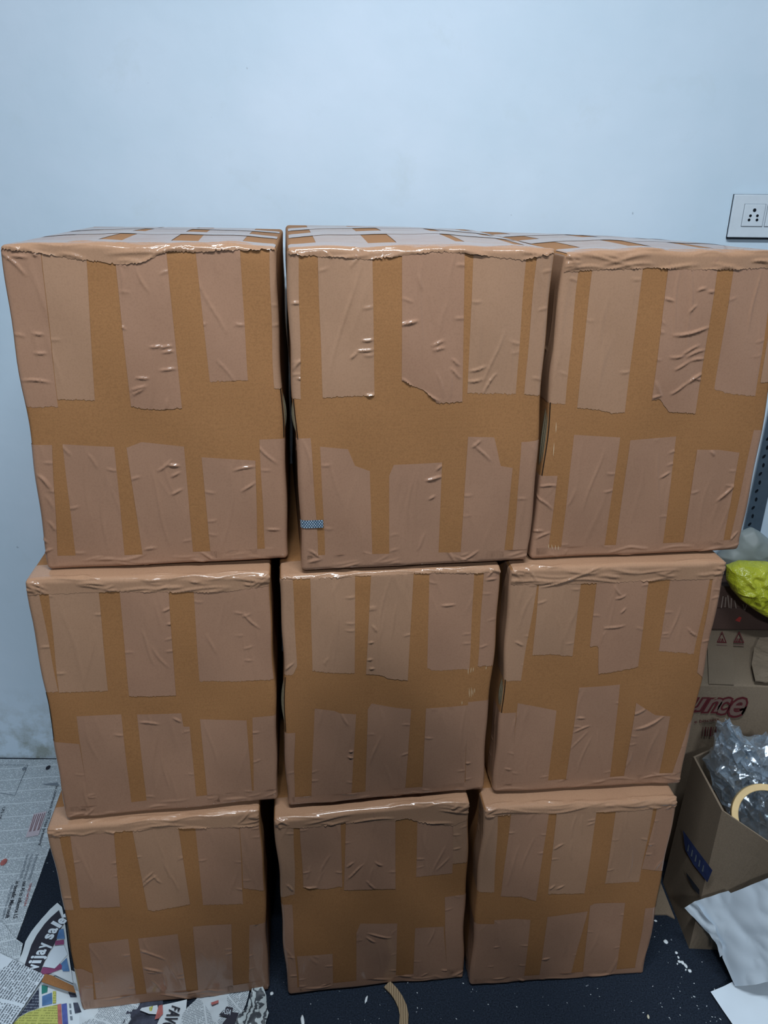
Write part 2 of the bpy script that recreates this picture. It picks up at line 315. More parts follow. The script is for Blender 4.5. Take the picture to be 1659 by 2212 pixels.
  creases=[(166, 348, 148, 323, 1),(145, 312, 171, 338, 1),(166, 339, 180, 319, 1),(129, 106, 160, 86, 2),(133, 93, 151, 87, 1),(127, 157, 168, 118, 1),(138, 69, 155, 31, 1),(159, 82, 170, 37, 1),(200, 334, 205, 293, 1),(340, 187, 364, 196, 1),(322, 442, 349, 470, 1),(190, 372, 194, 328, 1),(151, 19, 231, -4, 1),(8, 461, 16, 443, 1)],
  flaps=[('l',126, 272)]),
 'H': dict(pos=(-0.0082,1.0565,0.0000), rot=0.1207, w=0.3580, h=0.4648,
  corner=[(-0.4, -7.6),(-8.1, 5.3),(7.2, 4.0),(2.8, -4.3)],
  strips=[('LF',[(-4, 254),(27, 275)], [(-1, 464),(35, 459)]),('U',[(44, 292),(86, 283),(117, 288)], [(46, 458),(120, 451)]),('U',[(120, 278),(170, 274),(218, 270)], [(134, 449),(220, 444)]),('U',[(258, 293),(328, 291)], [(262, 442),(327, 439)]),('U',[(328, 316),(358, 314)], [(327, 439),(358, 438)]),('L',[(22, 15),(90, 15)], [(24, 109),(93, 108)]),('L',[(137, 13),(218, 15)], [(141, 162),(149, 187),(221, 178)]),('L',[(253, 18),(326, 21)], [(257, 158),(315, 152)]),('L',[(324, 21),(356, 19)], [(315, 230),(355, 232)]),('L',[(-7, 11),(19, 16)], [(-4, 254),(21, 247)]),('T',[(-2, 445),(43, 440),(132, 438),(217, 433),(242, 436),(261, 426),(327, 410),(358, 422)], None),('O',None, [(-4, 18),(121, 23),(232, 25),(356, 31)])],
  creases=[(45, 293, 71, 288, 1),(71, 288, 82, 327, 1),(94, 369, 79, 320, 1),(59, 343, 50, 314, 1),(127, 336, 140, 345, 1),(126, 307, 160, 337, 1),(181, 341, 194, 329, 1),(176, 328, 170, 288, 1),(162, 296, 180, 276, 1),(293, 296, 308, 361, 1),(299, 302, 319, 336, 1),(162, 156, 211, 143, 1),(159, 147, 178, 133, 1),(294, 146, 286, 106, 1),(322, 451, 336, 457, 2),(12, 301, 26, 284, 1),(0, 135, 17, 95, 1)],
  flaps=[]),
 'I': dict(pos=(0.3639,1.0754,0.0000), rot=0.0922, w=0.3622, h=0.4636,
  corner=[(1.7, 3.7),(-1.2, -4.8),(0.5, 2.5),(-0.3, -2.8)],
  strips=[('LF',[(2, 261),(32, 257)], [(5, 457),(25, 456)]),('U',[(45, 247),(84, 244),(114, 231)], [(53, 458),(123, 458)]),('U',[(136, 248),(208, 243)], [(133, 458),(209, 457)]),('U',[(246, 266),(289, 264),(315, 262)], [(244, 456),(317, 452)]),('U',[(316, 295),(360, 286)], [(329, 452),(363, 450)]),('L',[(5, 13),(48, 18)], [(6, 178),(38, 176)]),('L',[(40, 18),(110, 16)], [(37, 186),(78, 186),(108, 181)]),('L',[(141, 13),(204, 11)], [(141, 187),(176, 191),(221, 193)]),('L',[(233, 13),(303, 11)], [(224, 208),(233, 213),(294, 210)]),('L',[(342, 9),(360, 10)], [(338, 191),(359, 192)]),('T',[(5, 444),(83, 445),(189, 444),(270, 443),(363, 447)], None),('O',None, [(2, 14),(121, 17),(239, 14),(359, 18)])],
  creases=[(62, 311, 74, 370, 1),(84, 306, 93, 393, 1),(51, 276, 68, 339, 1),(138, 259, 148, 269, 1),(152, 258, 165, 268, 1),(167, 378, 175, 332, 1),(171, 439, 169, 388, 1),(185, 435, 184, 394, 1),(341, 289, 356, 314, 1),(342, 441, 354, 450, 1),(142, 66, 157, 68, 1),(137, 359, 154, 372, 1),(280, 375, 291, 274, 1),(89, 466, 112, 475, 1),(14, 467, 55, 475, 1)],
  flaps=[('r',192, 285)]),
}
# ------------------------------------------------------------------ the nine taped cartons
CR = 0.007          # edge radius
DEPTH = 0.53
EXTRA = {  # back-top corner heights (left, right) and bulges, metres
 'A': dict(rear=(0, 0.005), bt=(0.004, 0.002), bulge=0.004, top=0.006), 'B': dict(rear=(-0.005, 0), bt=(0.012, 0.006), bulge=0.005, top=0.009),
 'C': dict(bt=(0.006, -0.006), bulge=0.004, top=0.007)}
class Carton:
    def __init__(s, key):
        d = CARTONS[key]; s.key = key; s.d = d
        s.w, s.h, s.dep = d['w'], d['h'] - (0.0 if key in 'ABC' else 0.002), DEPTH
        s.row = 'ABCDEFGHI'.index(key) // 3
        c = [(x / 1000, z / 1000) for x, z in d['corner']]     # TL TR BL BR
        if s.row > 0: c[0] = (c[0][0], min(c[0][1], 0.0)); c[1] = (c[1][0], min(c[1][1], 0.0))
        c[2] = (c[2][0], max(c[2][1], 0.0)); c[3] = (c[3][0], max(c[3][1], 0.0))
        s.c = c; s.e = EXTRA.get(key, dict(bt=(0, 0), bulge=0.004, top=0.0))
        s.rng = random.Random(ord(key) * 7 + 1)
        s.ph = [s.rng.uniform(0, 6.28) for _ in range(12)]
        s.root = None
    def warp(s, x, y, z):
        w, h, dp = s.w, s.h, s.dep
        u = np.clip(x / w, 0, 1); v = np.clip(z / h, 0, 1); q = np.clip(y / dp, 0, 1)
        c = s.c; k = 1 - q
        dx = ((c[0][0] * (1 - u) + c[1][0] * u) * v + (c[2][0] * (1 - u) + c[3][0] * u) * (1 - v)) * k
        dz = ((c[0][1] * (1 - u) + c[1][1] * u) * v + (c[2][1] * (1 - u) + c[3][1] * u) * (1 - v)) * k
        bt = s.e['bt']; rr_ = s.e.get('rear', (0, 0)); dx = dx + q * (rr_[0] * (1 - u) + rr_[1] * u)
        dz = dz + v * q * (bt[0] * (1 - u) + bt[1] * u) + s.e['top'] * np.sin(np.pi * u) * np.sin(np.pi * np.clip(q * 0.9 + 0.05, 0, 1)) * v ** 4
        p = s.ph
        ny = 0.0016 * (np.sin(u * 7 + p[0]) * np.sin(v * 6 + p[1]) + 0.6 * np.sin(u * 15 + p[2] + v * 4) * np.sin(v * 13 + p[3]))
        dy = (-s.e['bulge'] * np.sin(np.pi * u) * np.sin(np.pi * v) + ny) * k ** 3
        sidex = 0.0014 * (np.sin(v * 9 + p[4]) + 0.7 * np.sin(v * 21 + p[5])) * (2 * np.abs(u - .5)) ** 4
        # front edge runs a little wavy
        topw = 0.0012 * (np.sin(u * 11 + p[6]) + 0.6 * np.sin(u * 26 + p[7])) * v ** 6 * (0 if s.row else 1) * k
        return np.stack([x + dx + sidex - w / 2, y + dy, z + dz + topw], -1)
    def surf(s, a, b, t):
        a, b, t = np.broadcast_arrays(np.asarray(a, float), np.asarray(b, float), np.asarray(t, float))
        w, h, dp, r = s.w, s.h, s.dep, CR
        x = np.clip(a, 0, w); z = np.clip(b, 0, h)
        y = np.maximum(np.maximum(b - h, -b), np.maximum(-a, a - w)); y = np.clip(y, 0, dp)
        P = np.stack([x, y, z], -1)
        Q = np.clip(P, [r, r, r], [w - r, dp - r, h - r])
        D = P - Q; L = np.linalg.norm(D, axis=-1, keepdims=True)
        P = Q + D / np.maximum(L, 1e-9) * (r + t[..., None])
        return s.warp(P[..., 0], P[..., 1], P[..., 2])
    def body(s):
        w, h, dp, r = s.w, s.h, s.dep, CR
        def ax(L, n):
            e = [0, r * .3, r * .6, r]
            return np.array(e + list(np.linspace(r, L - r, n)[1:-1]) + [L - v for v in e[::-1]])
        X, Y, Z = ax(w, 22), ax(dp, 18), ax(h, 26)
        Vs, Fs, off = [], [], 0
        def face(P, nu, nv, flip):
            nonlocal off
            Q = np.clip(P, [r] * 3, [w - r, dp - r, h - r]); D = P - Q
            P2 = Q + D / np.linalg.norm(D, axis=-1, keepdims=True) * r
            Vs.append(s.warp(P2[:, 0], P2[:, 1], P2[:, 2]))
            f = grid_faces(nu, nv)
            if flip: f = f[:, ::-1]
            Fs.append(f + off); off += len(P)
        for y, fl in ((0, False), (dp, True)):
            xx, zz = np.meshgrid(X, Z); face(np.stack([xx.ravel(), np.full(xx.size, y), zz.ravel()], 1), len(X), len(Z), fl)
        for x, fl in ((0, True), (w, False)):
            yy, zz = np.meshgrid(Y, Z); face(np.stack([np.full(yy.size, x), yy.ravel(), zz.ravel()], 1), len(Y), len(Z), fl)
        for z, fl in ((0, True), (h, False)):
            xx, yy = np.meshgrid(X, Y); face(np.stack([xx.ravel(), yy.ravel(), np.full(xx.size, z)], 1), len(X), len(Y), fl)
        me = mesh_np('carton_body', np.concatenate(Vs), np.concatenate(Fs))
        bm = bmesh.new(); bm.from_mesh(me); bmesh.ops.remove_doubles(bm, verts=bm.verts, dist=1e-6); bm.to_mesh(me); bm.free()
        me.polygons.foreach_set('use_smooth', [True] * len(me.polygons))
        return me
    def strip(s, lo, hi, layer, mat, creases, step=0.0017, name='tape_strip'):
        """lo, hi: polylines (metres, face coordinates) of the two ends of a strip"""
        lo = np.array(lo, float); hi = np.array(hi, float)
        def along(pl, q):
            k = np.linspace(0, 1, len(pl)) if len(pl) < 3 else (pl[:, 0] - pl[0, 0]) / (pl[-1, 0] - pl[0, 0] + 1e-9)
            k = np.maximum.accumulate(k)
            return np.stack([np.interp(q, k, pl[:, 0]), np.interp(q, k, pl[:, 1])], -1)
        wid = np.linalg.norm(lo[-1] - lo[0]); lng = np.linalg.norm(hi.mean(0) - lo.mean(0))
        nu = int(np.clip(wid / step, 6, 190)) + 1; nv = int(np.clip(lng / step, 6, 230)) + 1
        q = np.linspace(0, 1, nu); v = np.linspace(0, 1, nv)
        if hi[0, 1] > s.h + 0.1 and lo[:, 1].max() < s.h:     # dense on the front and round the edge, sparse on top
            kk = (s.h + 0.03 - lo[:, 1].mean()) / (hi[0, 1] - lo[:, 1].mean())
            v = np.concatenate([np.linspace(0, kk, int(kk * lng / step)), np.linspace(kk, 1, 40)[1:]]); nv = len(v)
        L = along(lo, q); H = along(hi, q)
        rag = np.array([s.rng.gauss(0, 0.0007) for _ in range(nu)])
        L = L + np.stack([0 * rag, rag], -1)
        G = L[None] * (1 - v)[:, None, None] + H[None] * v[:, None, None]
        a, b = G[..., 0], G[..., 1]
        t = np.zeros(a.shape)
        for (x0, y0, x1, y1, hgt, sg) in creases:
            if max(x0, x1) < a.min() - .01 or min(x0, x1) > a.max() + .01 or max(y0, y1) < b.min() - .01 or min(y0, y1) > b.max() + .01: continue
            dx, dy = x1 - x0, y1 - y0; LL = dx * dx + dy * dy + 1e-12
            k = np.clip(((a - x0) * dx + (b - y0) * dy) / LL, 0, 1)
            bend = 0.06 * math.sqrt(LL) * np.sin(k * 3.1 + x0 * 90)
            ln = math.sqrt(LL)
            px_, py_ = x0 + k * dx - dy / ln * bend, y0 + k * dy + dx / ln * bend
            dist = np.hypot(a - px_, b - py_)
            t = np.maximum(t, 0.0) + np.maximum(0, 1 - t / 0.003) * hgt * np.exp(-(dist / sg) ** 2) * np.sqrt(np.clip(np.sin(np.pi * np.clip(k, 0.02, 0.98)), 0, 1))
        if s.row: t = t * np.where(b > s.h + 0.012, 0.0, 1.0)
        t = t * np.where(b < -0.002, 0.0, 1.0) + 0.0003 + 0.00022 * layer
        P = s.surf(a, b, t)
        F = grid_faces(nu, nv)
        return link(name, mesh_np(name, P.reshape(-1, 3), F), mat, s.root)
    def build(s, label):
        d = s.d; rng = s.rng
        s.root = thing('taped_carton', d['pos'], label, 'carton', 'taped shipping cartons stacked three by three', d['rot'])
        link('carton_body', s.body(), M['kraft'], s.root)
        w, h = s.w, s.h
        base = []
        for c in d['creases']:
            hh = 0.0028 if c[4] == 2 else 0.0019
            sg = 0.0018 if c[4] == 2 else 0.0015
            if abs(c[3] - c[1]) > 1.5 * abs(c[2] - c[0]) and c[4] == 1: hh, sg = 0.0010, 0.0018
            base.append((c[0] / 1000, c[1] / 1000, c[2] / 1000, c[3] / 1000, hh, sg))
        n = 0
        for kind, lo, hi in d['strips']:
            mat = M['tape_b'] if kind in ('U', 'L') else M['tape_a']
            if kind == 'U' and rng.random() < 0.35: mat = M['tape_a']
            cr = list(base)
            if kind == 'T':
                lo2 = [(min(max(x / 1000, 0.002), w - 0.002), y / 1000) for x, y in lo]
                lo2[0] = (0.0015, lo2[0][1]); lo2[-1] = (w - 0.0015, lo2[-1][1])
                hi2 = [(0.0015, h + 0.05), (w - 0.0015, h + 0.055)]
                for _ in range(26):
                    x = rng.uniform(0, w); y = rng.uniform(h - 0.026, h + 0.02); l_ = rng.uniform(0.015, 0.09)
                    cr.append((x, y, x + l_, y + rng.uniform(-0.006, 0.006), rng.uniform(0.0008, 0.0022), rng.uniform(0.0016, 0.0028)))
                for cx in (0.0, w):
                    for _ in range(4):
                        sx = 1 if cx == 0 else -1
                        cr.append((cx, h - rng.uniform(-.004, .02), cx + sx * rng.uniform(.012, .03), h - rng.uniform(.0, .03), 0.002, 0.002))
                # loose lower edge is puckered
                for k in range(len(lo2) - 1):
                    if rng.random() < .6: cr.append((lo2[k][0], lo2[k][1] + .002, lo2[k + 1][0], lo2[k + 1][1] + .002, 0.0016, 0.002))
                s.strip(lo2, hi2, 3, M['tape_c'] if s.row == 0 or rng.random() < .7 else M['tape_a'], cr)
            elif kind == 'O':
                hi2 = [(min(max(x / 1000, 0.002), w - 0.002), max(y / 1000, 0.02)) for x, y in hi]
                hi2[0] = (0.0015, hi2[0][1]); hi2[-1] = (w - 0.0015, hi2[-1][1])
                for _ in range(14):
                    x = rng.uniform(0, w); y = rng.uniform(-0.004, 0.03); l_ = rng.uniform(0.015, 0.06)
                    cr.append((x, y, x + l_, y + rng.uniform(-0.01, 0.01), rng.uniform(0.0006, 0.0016), rng.uniform(0.0016, 0.0024)))
                s.strip([(0.0015, -0.03), (w - 0.0015, -0.03)], hi2, 2, M['tape_b'], cr)
            else:
                if kind == 'U':
                    e = 0.5 if s.row == 0 else 0.09
                    lo2 = [(x / 1000, y / 1000) for x, y in lo]; x0, x1 = hi[0][0] / 1000, hi[-1][0] / 1000
                    hi2 = [(x0, h + e), (x1, h + e)]
                elif kind == 'L':
                    hi2 = [(x / 1000, y / 1000) for x, y in hi]
                    lo2 = [(lo[0][0] / 1000, -0.02), (lo[-1][0] / 1000, -0.02)]
                elif kind in ('LF', 'R'):
                    lo2 = [(x / 1000, y / 1000) for x, y in lo]; hi2 = [(hi[0][0] / 1000, h - .004), (hi[-1][0] / 1000, h - .004)]
                # strips that end at a box edge carry on around it
                def ext(pl):
                    pl = list(pl)
                    if kind != 'U' or True:
                        if pl[0][0] < 0.012: pl[0] = (-0.045 if kind != 'U' and kind != 'T' else 0.0015, pl[0][1])
                        if pl[-1][0] > w - 0.02: pl[-1] = (w + 0.045 if kind != 'U' else w - 0.0015, pl[-1][1])
                    return pl
                lo2, hi2 = ext(lo2), ext(hi2)
                if (lo2[0][0] < 0) != (hi2[0][0] < 0): lo2[0] = (-0.045, lo2[0][1]); hi2[0] = (-0.045, hi2[0][1])
                if (lo2[-1][0] > w) != (hi2[-1][0] > w): lo2[-1] = (w + 0.045, lo2[-1][1]); hi2[-1] = (w + 0.045, hi2[-1][1])
                xa, xb = min(lo2[0][0], hi2[0][0]), max(lo2[-1][0], hi2[-1][0])
                ya, yb = lo2[0][1], min(hi2[0][1], h)
                for _ in range(5):
                    x = rng.uniform(xa, xb); y = rng.uniform(ya, yb); l_ = rng.uniform(0.04, 0.13)
                    cr.append((x, y, x + rng.uniform(-.015, .015), min(y + l_, yb), rng.uniform(0.0002, 0.0006), rng.uniform(0.002, 0.0035)))
                for _ in range(3):
                    y = rng.uniform(ya + .02, yb - .02); x = rng.choice((xa, xb - 0.015))
                    cr.append((x, y, x + 0.015, y + rng.uniform(-.004, .004), rng.uniform(0.0005, 0.0011), 0.0018))
                s.strip(lo2, hi2, n % 3, mat, cr)
            n += 1
        if s.row == 0:      # bands across the top
            for y0 in (0.17, 0.335):
                s.strip([(0.004, h + y0), (w - 0.004, h + y0 + rng.uniform(-.02, .02))], [(0.004, h + y0 + 0.07), (w - 0.004, h + y0 + 0.07)], 3, M['tape_c'], [], 0.006)
        # side panels seen in the gaps carry tape as well
        for sd, b0, b1 in d['flaps']:
            sg = -1 if sd == 'l' else 1
            x = 0.0 if sd == 'l' else w
            b0, b1 = b0 / 1000, b1 / 1000
            bm = bmesh.new(); K = 12
            for ply in range(3):
                rows = []
                for k in range(K + 1):
                    f = k / K; bb = b0 + (b1 - b0) * f
                    bow = (0.0022 + 0.0012 * ply) * math.sin(math.pi * f)
                    y0 = 0.004 + ply * 0.0045
                    P = s.surf(np.array([0.0 if sd == 'l' else w]), np.array([bb]), np.array([0.0]))[0]
                    bx_ = P[0] + sg * (0.0005 + bow)
                    rows.append([bm.verts.new((bx_ - sg * 0.004, y0, P[2])), bm.verts.new((bx_, y0, P[2])), bm.verts.new((bx_, y0 + 0.003, P[2])), bm.verts.new((bx_ - sg * 0.004, y0 + 0.003, P[2]))])
                for k in range(K):
                    for j in range(4):
                        bm.faces.new((rows[k][j], rows[k][(j + 1) % 4], rows[k + 1][(j + 1) % 4], rows[k + 1][j]))
                bm.faces.new(rows[0]); bm.faces.new(rows[-1])
            link('flap_edge', bm_mesh('flap_edge', bm), M['board_edge'], s.root)
            # dark slit where the flap meets the front panel
            q = np.linspace(b0, b1, 20)
            a0 = (0.0005 if sd == 'l' else w - 0.0025)
            aa = np.stack([np.full(20, a0), np.full(20, a0 + 0.002)], 1); bb = np.stack([q, q], 1)
            P = s.surf(aa, bb, np.full(aa.shape, 0.0012))
            link('flap_slit', mesh_np('flap_slit', P.reshape(-1, 3), grid_faces(2, 20)), M['dark_gap'], s.root)
        return s.root
LABELS = {
 'A': 'wrinkle-taped brown carton at the left end of the top row',
 'B': 'brown carton in the middle of the top row, with a small dark dashed sticker',
 'C': 'brown carton at the right end of the top row, below the wall socket',
 'D': 'brown carton at the left end of the middle row',
 'E': 'brown carton in the middle row under the overhanging carton with the dashed sticker',
 'F': 'brown carton at the right end of the middle row, beside the biscuit carton',
 'G': 'brown carton at the left end of the bottom row, standing on crumpled newspapers',
 'H': 'shaded brown carton in the middle of the bottom row, on dark carpet',
 'I': 'brown carton at the right end of the bottom row, beside the open carton'}
BOX = {}
for key in 'GHIDEFABC':
    cb = Carton(key); cb.build(LABELS[key]); BOX[key] = cb

# dashed security-tape piece on carton B
t = NT('dashed_sticker'); co = t.coord('UV')
br = t.n('ShaderNodeTexBrick'); br.inputs['Scale'].default_value = 1.0
br.inputs['Brick Width'].default_value = 0.105; br.inputs['Row Height'].default_value = 0.2
br.inputs['Mortar Size'].default_value = 0.03
br.inputs['Color1'].default_value = lin((190, 205, 215)) + (1,); br.inputs['Color2'].default_value = lin((150, 170, 185)) + (1,)
br.inputs['Mortar'].default_value = lin((60, 78, 96)) + (1,)
t.l(co, br.inputs['Vector']); t.base(br.outputs['Color']); M['sticker'] = t.set(0.35)
b = BOX['B']; pts = [(2, 73), (32, 73), (32, 89), (2, 89)]
nu, nv = 8, 5
aa, bb = np.meshgrid(np.linspace(-.004, .034, nu), np.linspace(.0735, .0865, nv))
P = b.surf(aa, bb, np.full(aa.shape, .0022))
me = mesh_np('dashed_sticker', P.reshape(-1, 3), grid_faces(nu, nv))
uv = me.uv_layers.new(name='UVMap')
for lp in me.loops:
    i = lp.vertex_index; uv.data[lp.index].uv = ((i % nu) / (nu - 1), (i // nu) / (nv - 1))
link('dashed_sticker', me, M['sticker'], b.root)
# pale scuffs rubbed into the board
M['scuff'] = plain('pale_scuff', (196, 172, 140), 0.7, 0.2)
SCUFFS = {'E': [(318, 231, 320, 209), (322, 232, 323, 209), (325, 227, 326, 213), (328, 229, 329, 218), (313, 272, 314, 258), (318, 273, 318, 261), (322, 273, 322, 263), (344, 273, 344, 266), (307, 204, 307, 196)],
          'C': [(26, 27, 27, 18), (31, 26, 33, 16), (37, 25, 38, 15), (42, 24, 43, 14), (13, 229, 14, 211), (13, 197, 15, 174)]}
for key, ls in SCUFFS.items():
    b = BOX[key]
    for x0, y0, x1, y1 in ls:
        k = np.linspace(0, 1, 8); wd = 0.0005
        cx = (x0 + (x1 - x0) * k) / 1000; cy = (y0 + (y1 - y0) * k) / 1000
        aa = np.stack([cx - wd * np.sin(np.pi * k), cx + wd * np.sin(np.pi * k)], 1); bb = np.stack([cy, cy], 1)
        P = b.surf(aa, bb, np.full(aa.shape, 0.0016 if y0 < 60 else 0.0004))
        link('scuff_mark', mesh_np('scuff_mark', P.reshape(-1, 3), grid_faces(2, 8)), M['scuff'], b.root)

# ------------------------------------------------------------------ more materials
M['plate_white'] = plain('switch_plate_white', (206, 216, 224), 0.4, 0.4, var=0.04)
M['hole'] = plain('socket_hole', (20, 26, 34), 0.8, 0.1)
M['rack_metal'] = plain('rack_paint', (84, 100, 114), 0.45, 0.5, 0.3, var=0.1)
M['ink_maroon'] = plain('maroon_ink', (88, 38, 42), 0.8, 0.1)
M['ink_mauve'] = plain('mauve_print', (112, 92, 84), 0.8, 0.1)
M['ink_dark'] = plain('dark_ink', (46, 48, 56), 0.8, 0.1)
M['ink_grey'] = plain('grey_ink', (112, 122, 132), 0.8, 0.1)
M['ink_red'] = plain('red_ink', (166, 62, 58), 0.8, 0.1)
M['ink_pale'] = plain('pale_print', (150, 134, 124), 0.8, 0.1)
M['blue_print'] = plain('blue_print', (50, 62, 104), 0.7, 0.2, var=0.25, scale=60)
M['blue_tag'] = plain('blue_tag', (110, 160, 205), 0.4)
M['white_paper'] = plain('white_paper', (206, 218, 228), 0.6, 0.3, var=0.03, scale=8)
M['white_flake'] = plain('white_flake', (215, 222, 226), 0.7, 0.3)
M['cream_flake'] = plain('cream_flake', (196, 190, 168), 0.7, 0.3)
M['core'] = plain('tape_core', (206, 178, 128), 0.55, 0.3, var=0.08)
M['jute'] = None
t = NT('jute_strap'); co = t.coord('Object')
wv = t.n('ShaderNodeTexWave'); wv.inputs['Scale'].default_value = 70; wv.inputs['Distortion'].default_value = 1.5
t.l(co, wv.inputs['Vector'])
t.base(t.mix(wv.outputs['Fac'], lin((118, 100, 78)), lin((160, 140, 112)))); t.bump(wv.outputs['Fac'], 0.5, 0.002)
M['jute'] = t.set(0.85, 0.1)
t = NT('yellow_plastic'); co = t.coord()
t.base(t.ramp(t.noise(co, 16, 4), [(0.3, lin((172, 178, 38))), (0.7, lin((206, 208, 66)))]))
t.bump(t.noise(co, 30, 4, 0.6, 1.6), 0.6, 0.012); M['yellow_plastic'] = t.set(0.2, 0.6)
t = NT('grey_plastic'); co = t.coord()
t.base(t.ramp(t.noise(co, 12, 3), [(0.3, lin((134, 142, 140))), (0.7, lin((160, 168, 166)))]))
t.bump(t.noise(co, 14, 3), 0.3, 0.01); M['grey_plastic'] = t.set(0.45, 0.4)
# clear crinkled film: thin sheet that mirrors and lets light through
t = NT('clear_film'); co = t.coord()
gl = t.n('ShaderNodeBsdfPrincipled'); gl.inputs['Base Color'].default_value = lin((222, 234, 244)) + (1,)
gl.inputs['Metallic'].default_value = 0.8; gl.inputs['Roughness'].default_value = 0.1; gl.inputs['Specular IOR Level'].default_value = 0.9
tr = t.n('ShaderNodeBsdfTransparent'); mx = t.n('ShaderNodeMixShader')
lw = t.n('ShaderNodeLayerWeight'); lw.inputs['Blend'].default_value = 0.35
fac = t.math('ADD', 0.32, t.math('MULTIPLY', lw.outputs['Facing'], 0.5))
t.l(fac, mx.inputs[0]); t.l(tr.outputs[0], mx.inputs[1]); t.l(gl.outputs[0], mx.inputs[2])
bp = t.n('ShaderNodeBump'); bp.inputs['Strength'].default_value = 0.25; bp.inputs['Distance'].default_value = 0.01
t.l(t.noise(co, 45, 4, 0.6, 1.0), bp.inputs['Height']); t.l(bp.outputs[0], gl.inputs['Normal'])
t.l(mx.outputs[0], t.out.inputs['Surface']); M['film'] = t.m

def newsprint(name, paper, ink, pitch=0.0034, colw=0.046, strength=0.62, block=9.0):
    t = NT(name); uv = t.coord('UV')
    sp = t.n('ShaderNodeSeparateXYZ'); t.l(uv, sp.inputs[0]); U, V = sp.outputs['X'], sp.outputs['Y']
    fv = t.math('FRACT', t.math('DIVIDE', V, pitch)); line = t.math('LESS_THAN', t.math('ABSOLUTE', t.math('SUBTRACT', fv, 0.5)), 0.29)
    fu = t.math('FRACT', t.math('DIVIDE', U, colw)); colm = t.math('LESS_THAN', t.math('ABSOLUTE', t.math('SUBTRACT', fu, 0.5)), 0.465)
    row = t.math('FLOOR', t.math('DIVIDE', V, pitch))
    cv = t.n('ShaderNodeCombineXYZ'); t.l(t.math('MULTIPLY', U, 420.0), cv.inputs[0]); t.l(t.math('MULTIPLY', row, 3.7), cv.inputs[1])
    wn = t.noise(cv.outputs[0], 1.0, 1, 0.4); word = t.math('GREATER_THAN', wn, 0.42)
    bl = t.noise(uv, block, 1, 0.4); bm_ = t.math('GREATER_THAN', bl, 0.36)
    f = t.math('MULTIPLY', t.math('MULTIPLY', line, colm), t.math('MULTIPLY', word, bm_))
    f = t.math('MULTIPLY', f, strength)
    pn = t.noise(uv, 22, 3)
    pc = t.ramp(pn, [(0.3, tuple(v * 0.94 for v in lin(paper))), (0.7, lin(paper))])
    t.base(t.mix(f, pc, lin(ink)))
    return t.set(0.75, 0.2)
M['news'] = newsprint('newsprint', (196, 206, 212), (70, 82, 94))
M['news_bold'] = newsprint('newsprint_bold', (204, 214, 222), (62, 70, 80), 0.0056, 0.085, 0.8, 5.0)
M['news_white'] = plain('newsprint_blank', (200, 210, 216), 0.75, 0.2, var=0.05, scale=14)
M['ad_yellow'] = newsprint('ad_yellow', (186, 188, 104), (118, 124, 66), 0.005, 0.05, 0.6, 4.0)
M['ad_navy'] = newsprint('ad_navy', (46, 52, 70), (120, 130, 146), 0.006, 0.012, 0.7, 12.0)
M['ad_photo'] = plain('ad_photo', (58, 62, 76), 0.7, 0.3, var=0.6, scale=55)
M['ad_blue'] = plain('ad_blue', (82, 118, 162), 0.7, 0.2, var=0.25, scale=40)
M['ad_magenta'] = plain('ad_magenta', (134, 72, 108), 0.7, 0.2, var=0.2, scale=30)
M['ad_green'] = plain('ad_green', (48, 120, 110), 0.7, 0.2, var=0.2, scale=60)
M['ad_red'] = plain('ad_red', (166, 98, 94), 0.7, 0.2, var=0.3, scale=80)
M['ad_royal'] = plain('ad_royal', (78, 90, 150), 0.7, 0.2, var=0.3, scale=80)
M['ad_black'] = plain('ad_black', (50, 50, 60), 0.7, 0.2, var=0.15)
M['ad_pink'] = plain('quote_panel', (186, 176, 184), 0.75, 0.2, var=0.04)
t = NT('black_white_print'); co = t.coord('UV')
wv = t.n('ShaderNodeTexWave'); wv.inputs['Scale'].default_value = 26; wv.inputs['Distortion'].default_value = 22; wv.inputs['Detail'].default_value = 3
t.l(co, wv.inputs['Vector'])
t.base(t.ramp(wv.outputs['Fac'], [(0.5, lin((172, 182, 184))), (0.72, lin((62, 68, 74)))])); M['zebra'] = t.set(0.5, 0.4)

# ------------------------------------------------------------------ text and sheet helpers
def glyph_mesh(body, shear=0.0, offset=0.0, align='LEFT'):
    cu = bpy.data.curves.new('txt', 'FONT'); cu.body = body; cu.size = 1.0; cu.shear = shear; cu.offset = offset
    cu.align_x = align; cu.resolution_u = 3; cu.fill_mode = 'BOTH'
    o = bpy.data.objects.new('txt', cu); COL.objects.link(o)
    bpy.context.view_layer.update()
    me = bpy.data.meshes.new_from_object(o.evaluated_get(bpy.context.evaluated_depsgraph_get()))
    bpy.data.objects.remove(o); bpy.data.curves.remove(cu)
    return me
def text_on(name, body, p0, p1, n, height, mat, parent, lift=0.0008, shear=0.0, offset=0.0, root=Vector((0, 0, 0))):
    """text whose baseline runs from p0 to p1 on a plane with normal n; cap height as given"""
    me = glyph_mesh(body, shear, offset)
    xs = [v.co.x for v in me.vertices]; w = max(xs) - min(xs); x0 = min(xs)
    eu = (p1 - p0); L = eu.length; eu.normalize(); ev = n.cross(eu).normalized()
    sx = L / w; sy = height / 0.7
    for v in me.vertices:
        v.co = p0 + eu * ((v.co.x - x0) * sx) + ev * (v.co.y * sy) + n * lift - root
    me.name = name
    return link(name, me, mat, parent)
Zup = Vector((0, 0, 1))
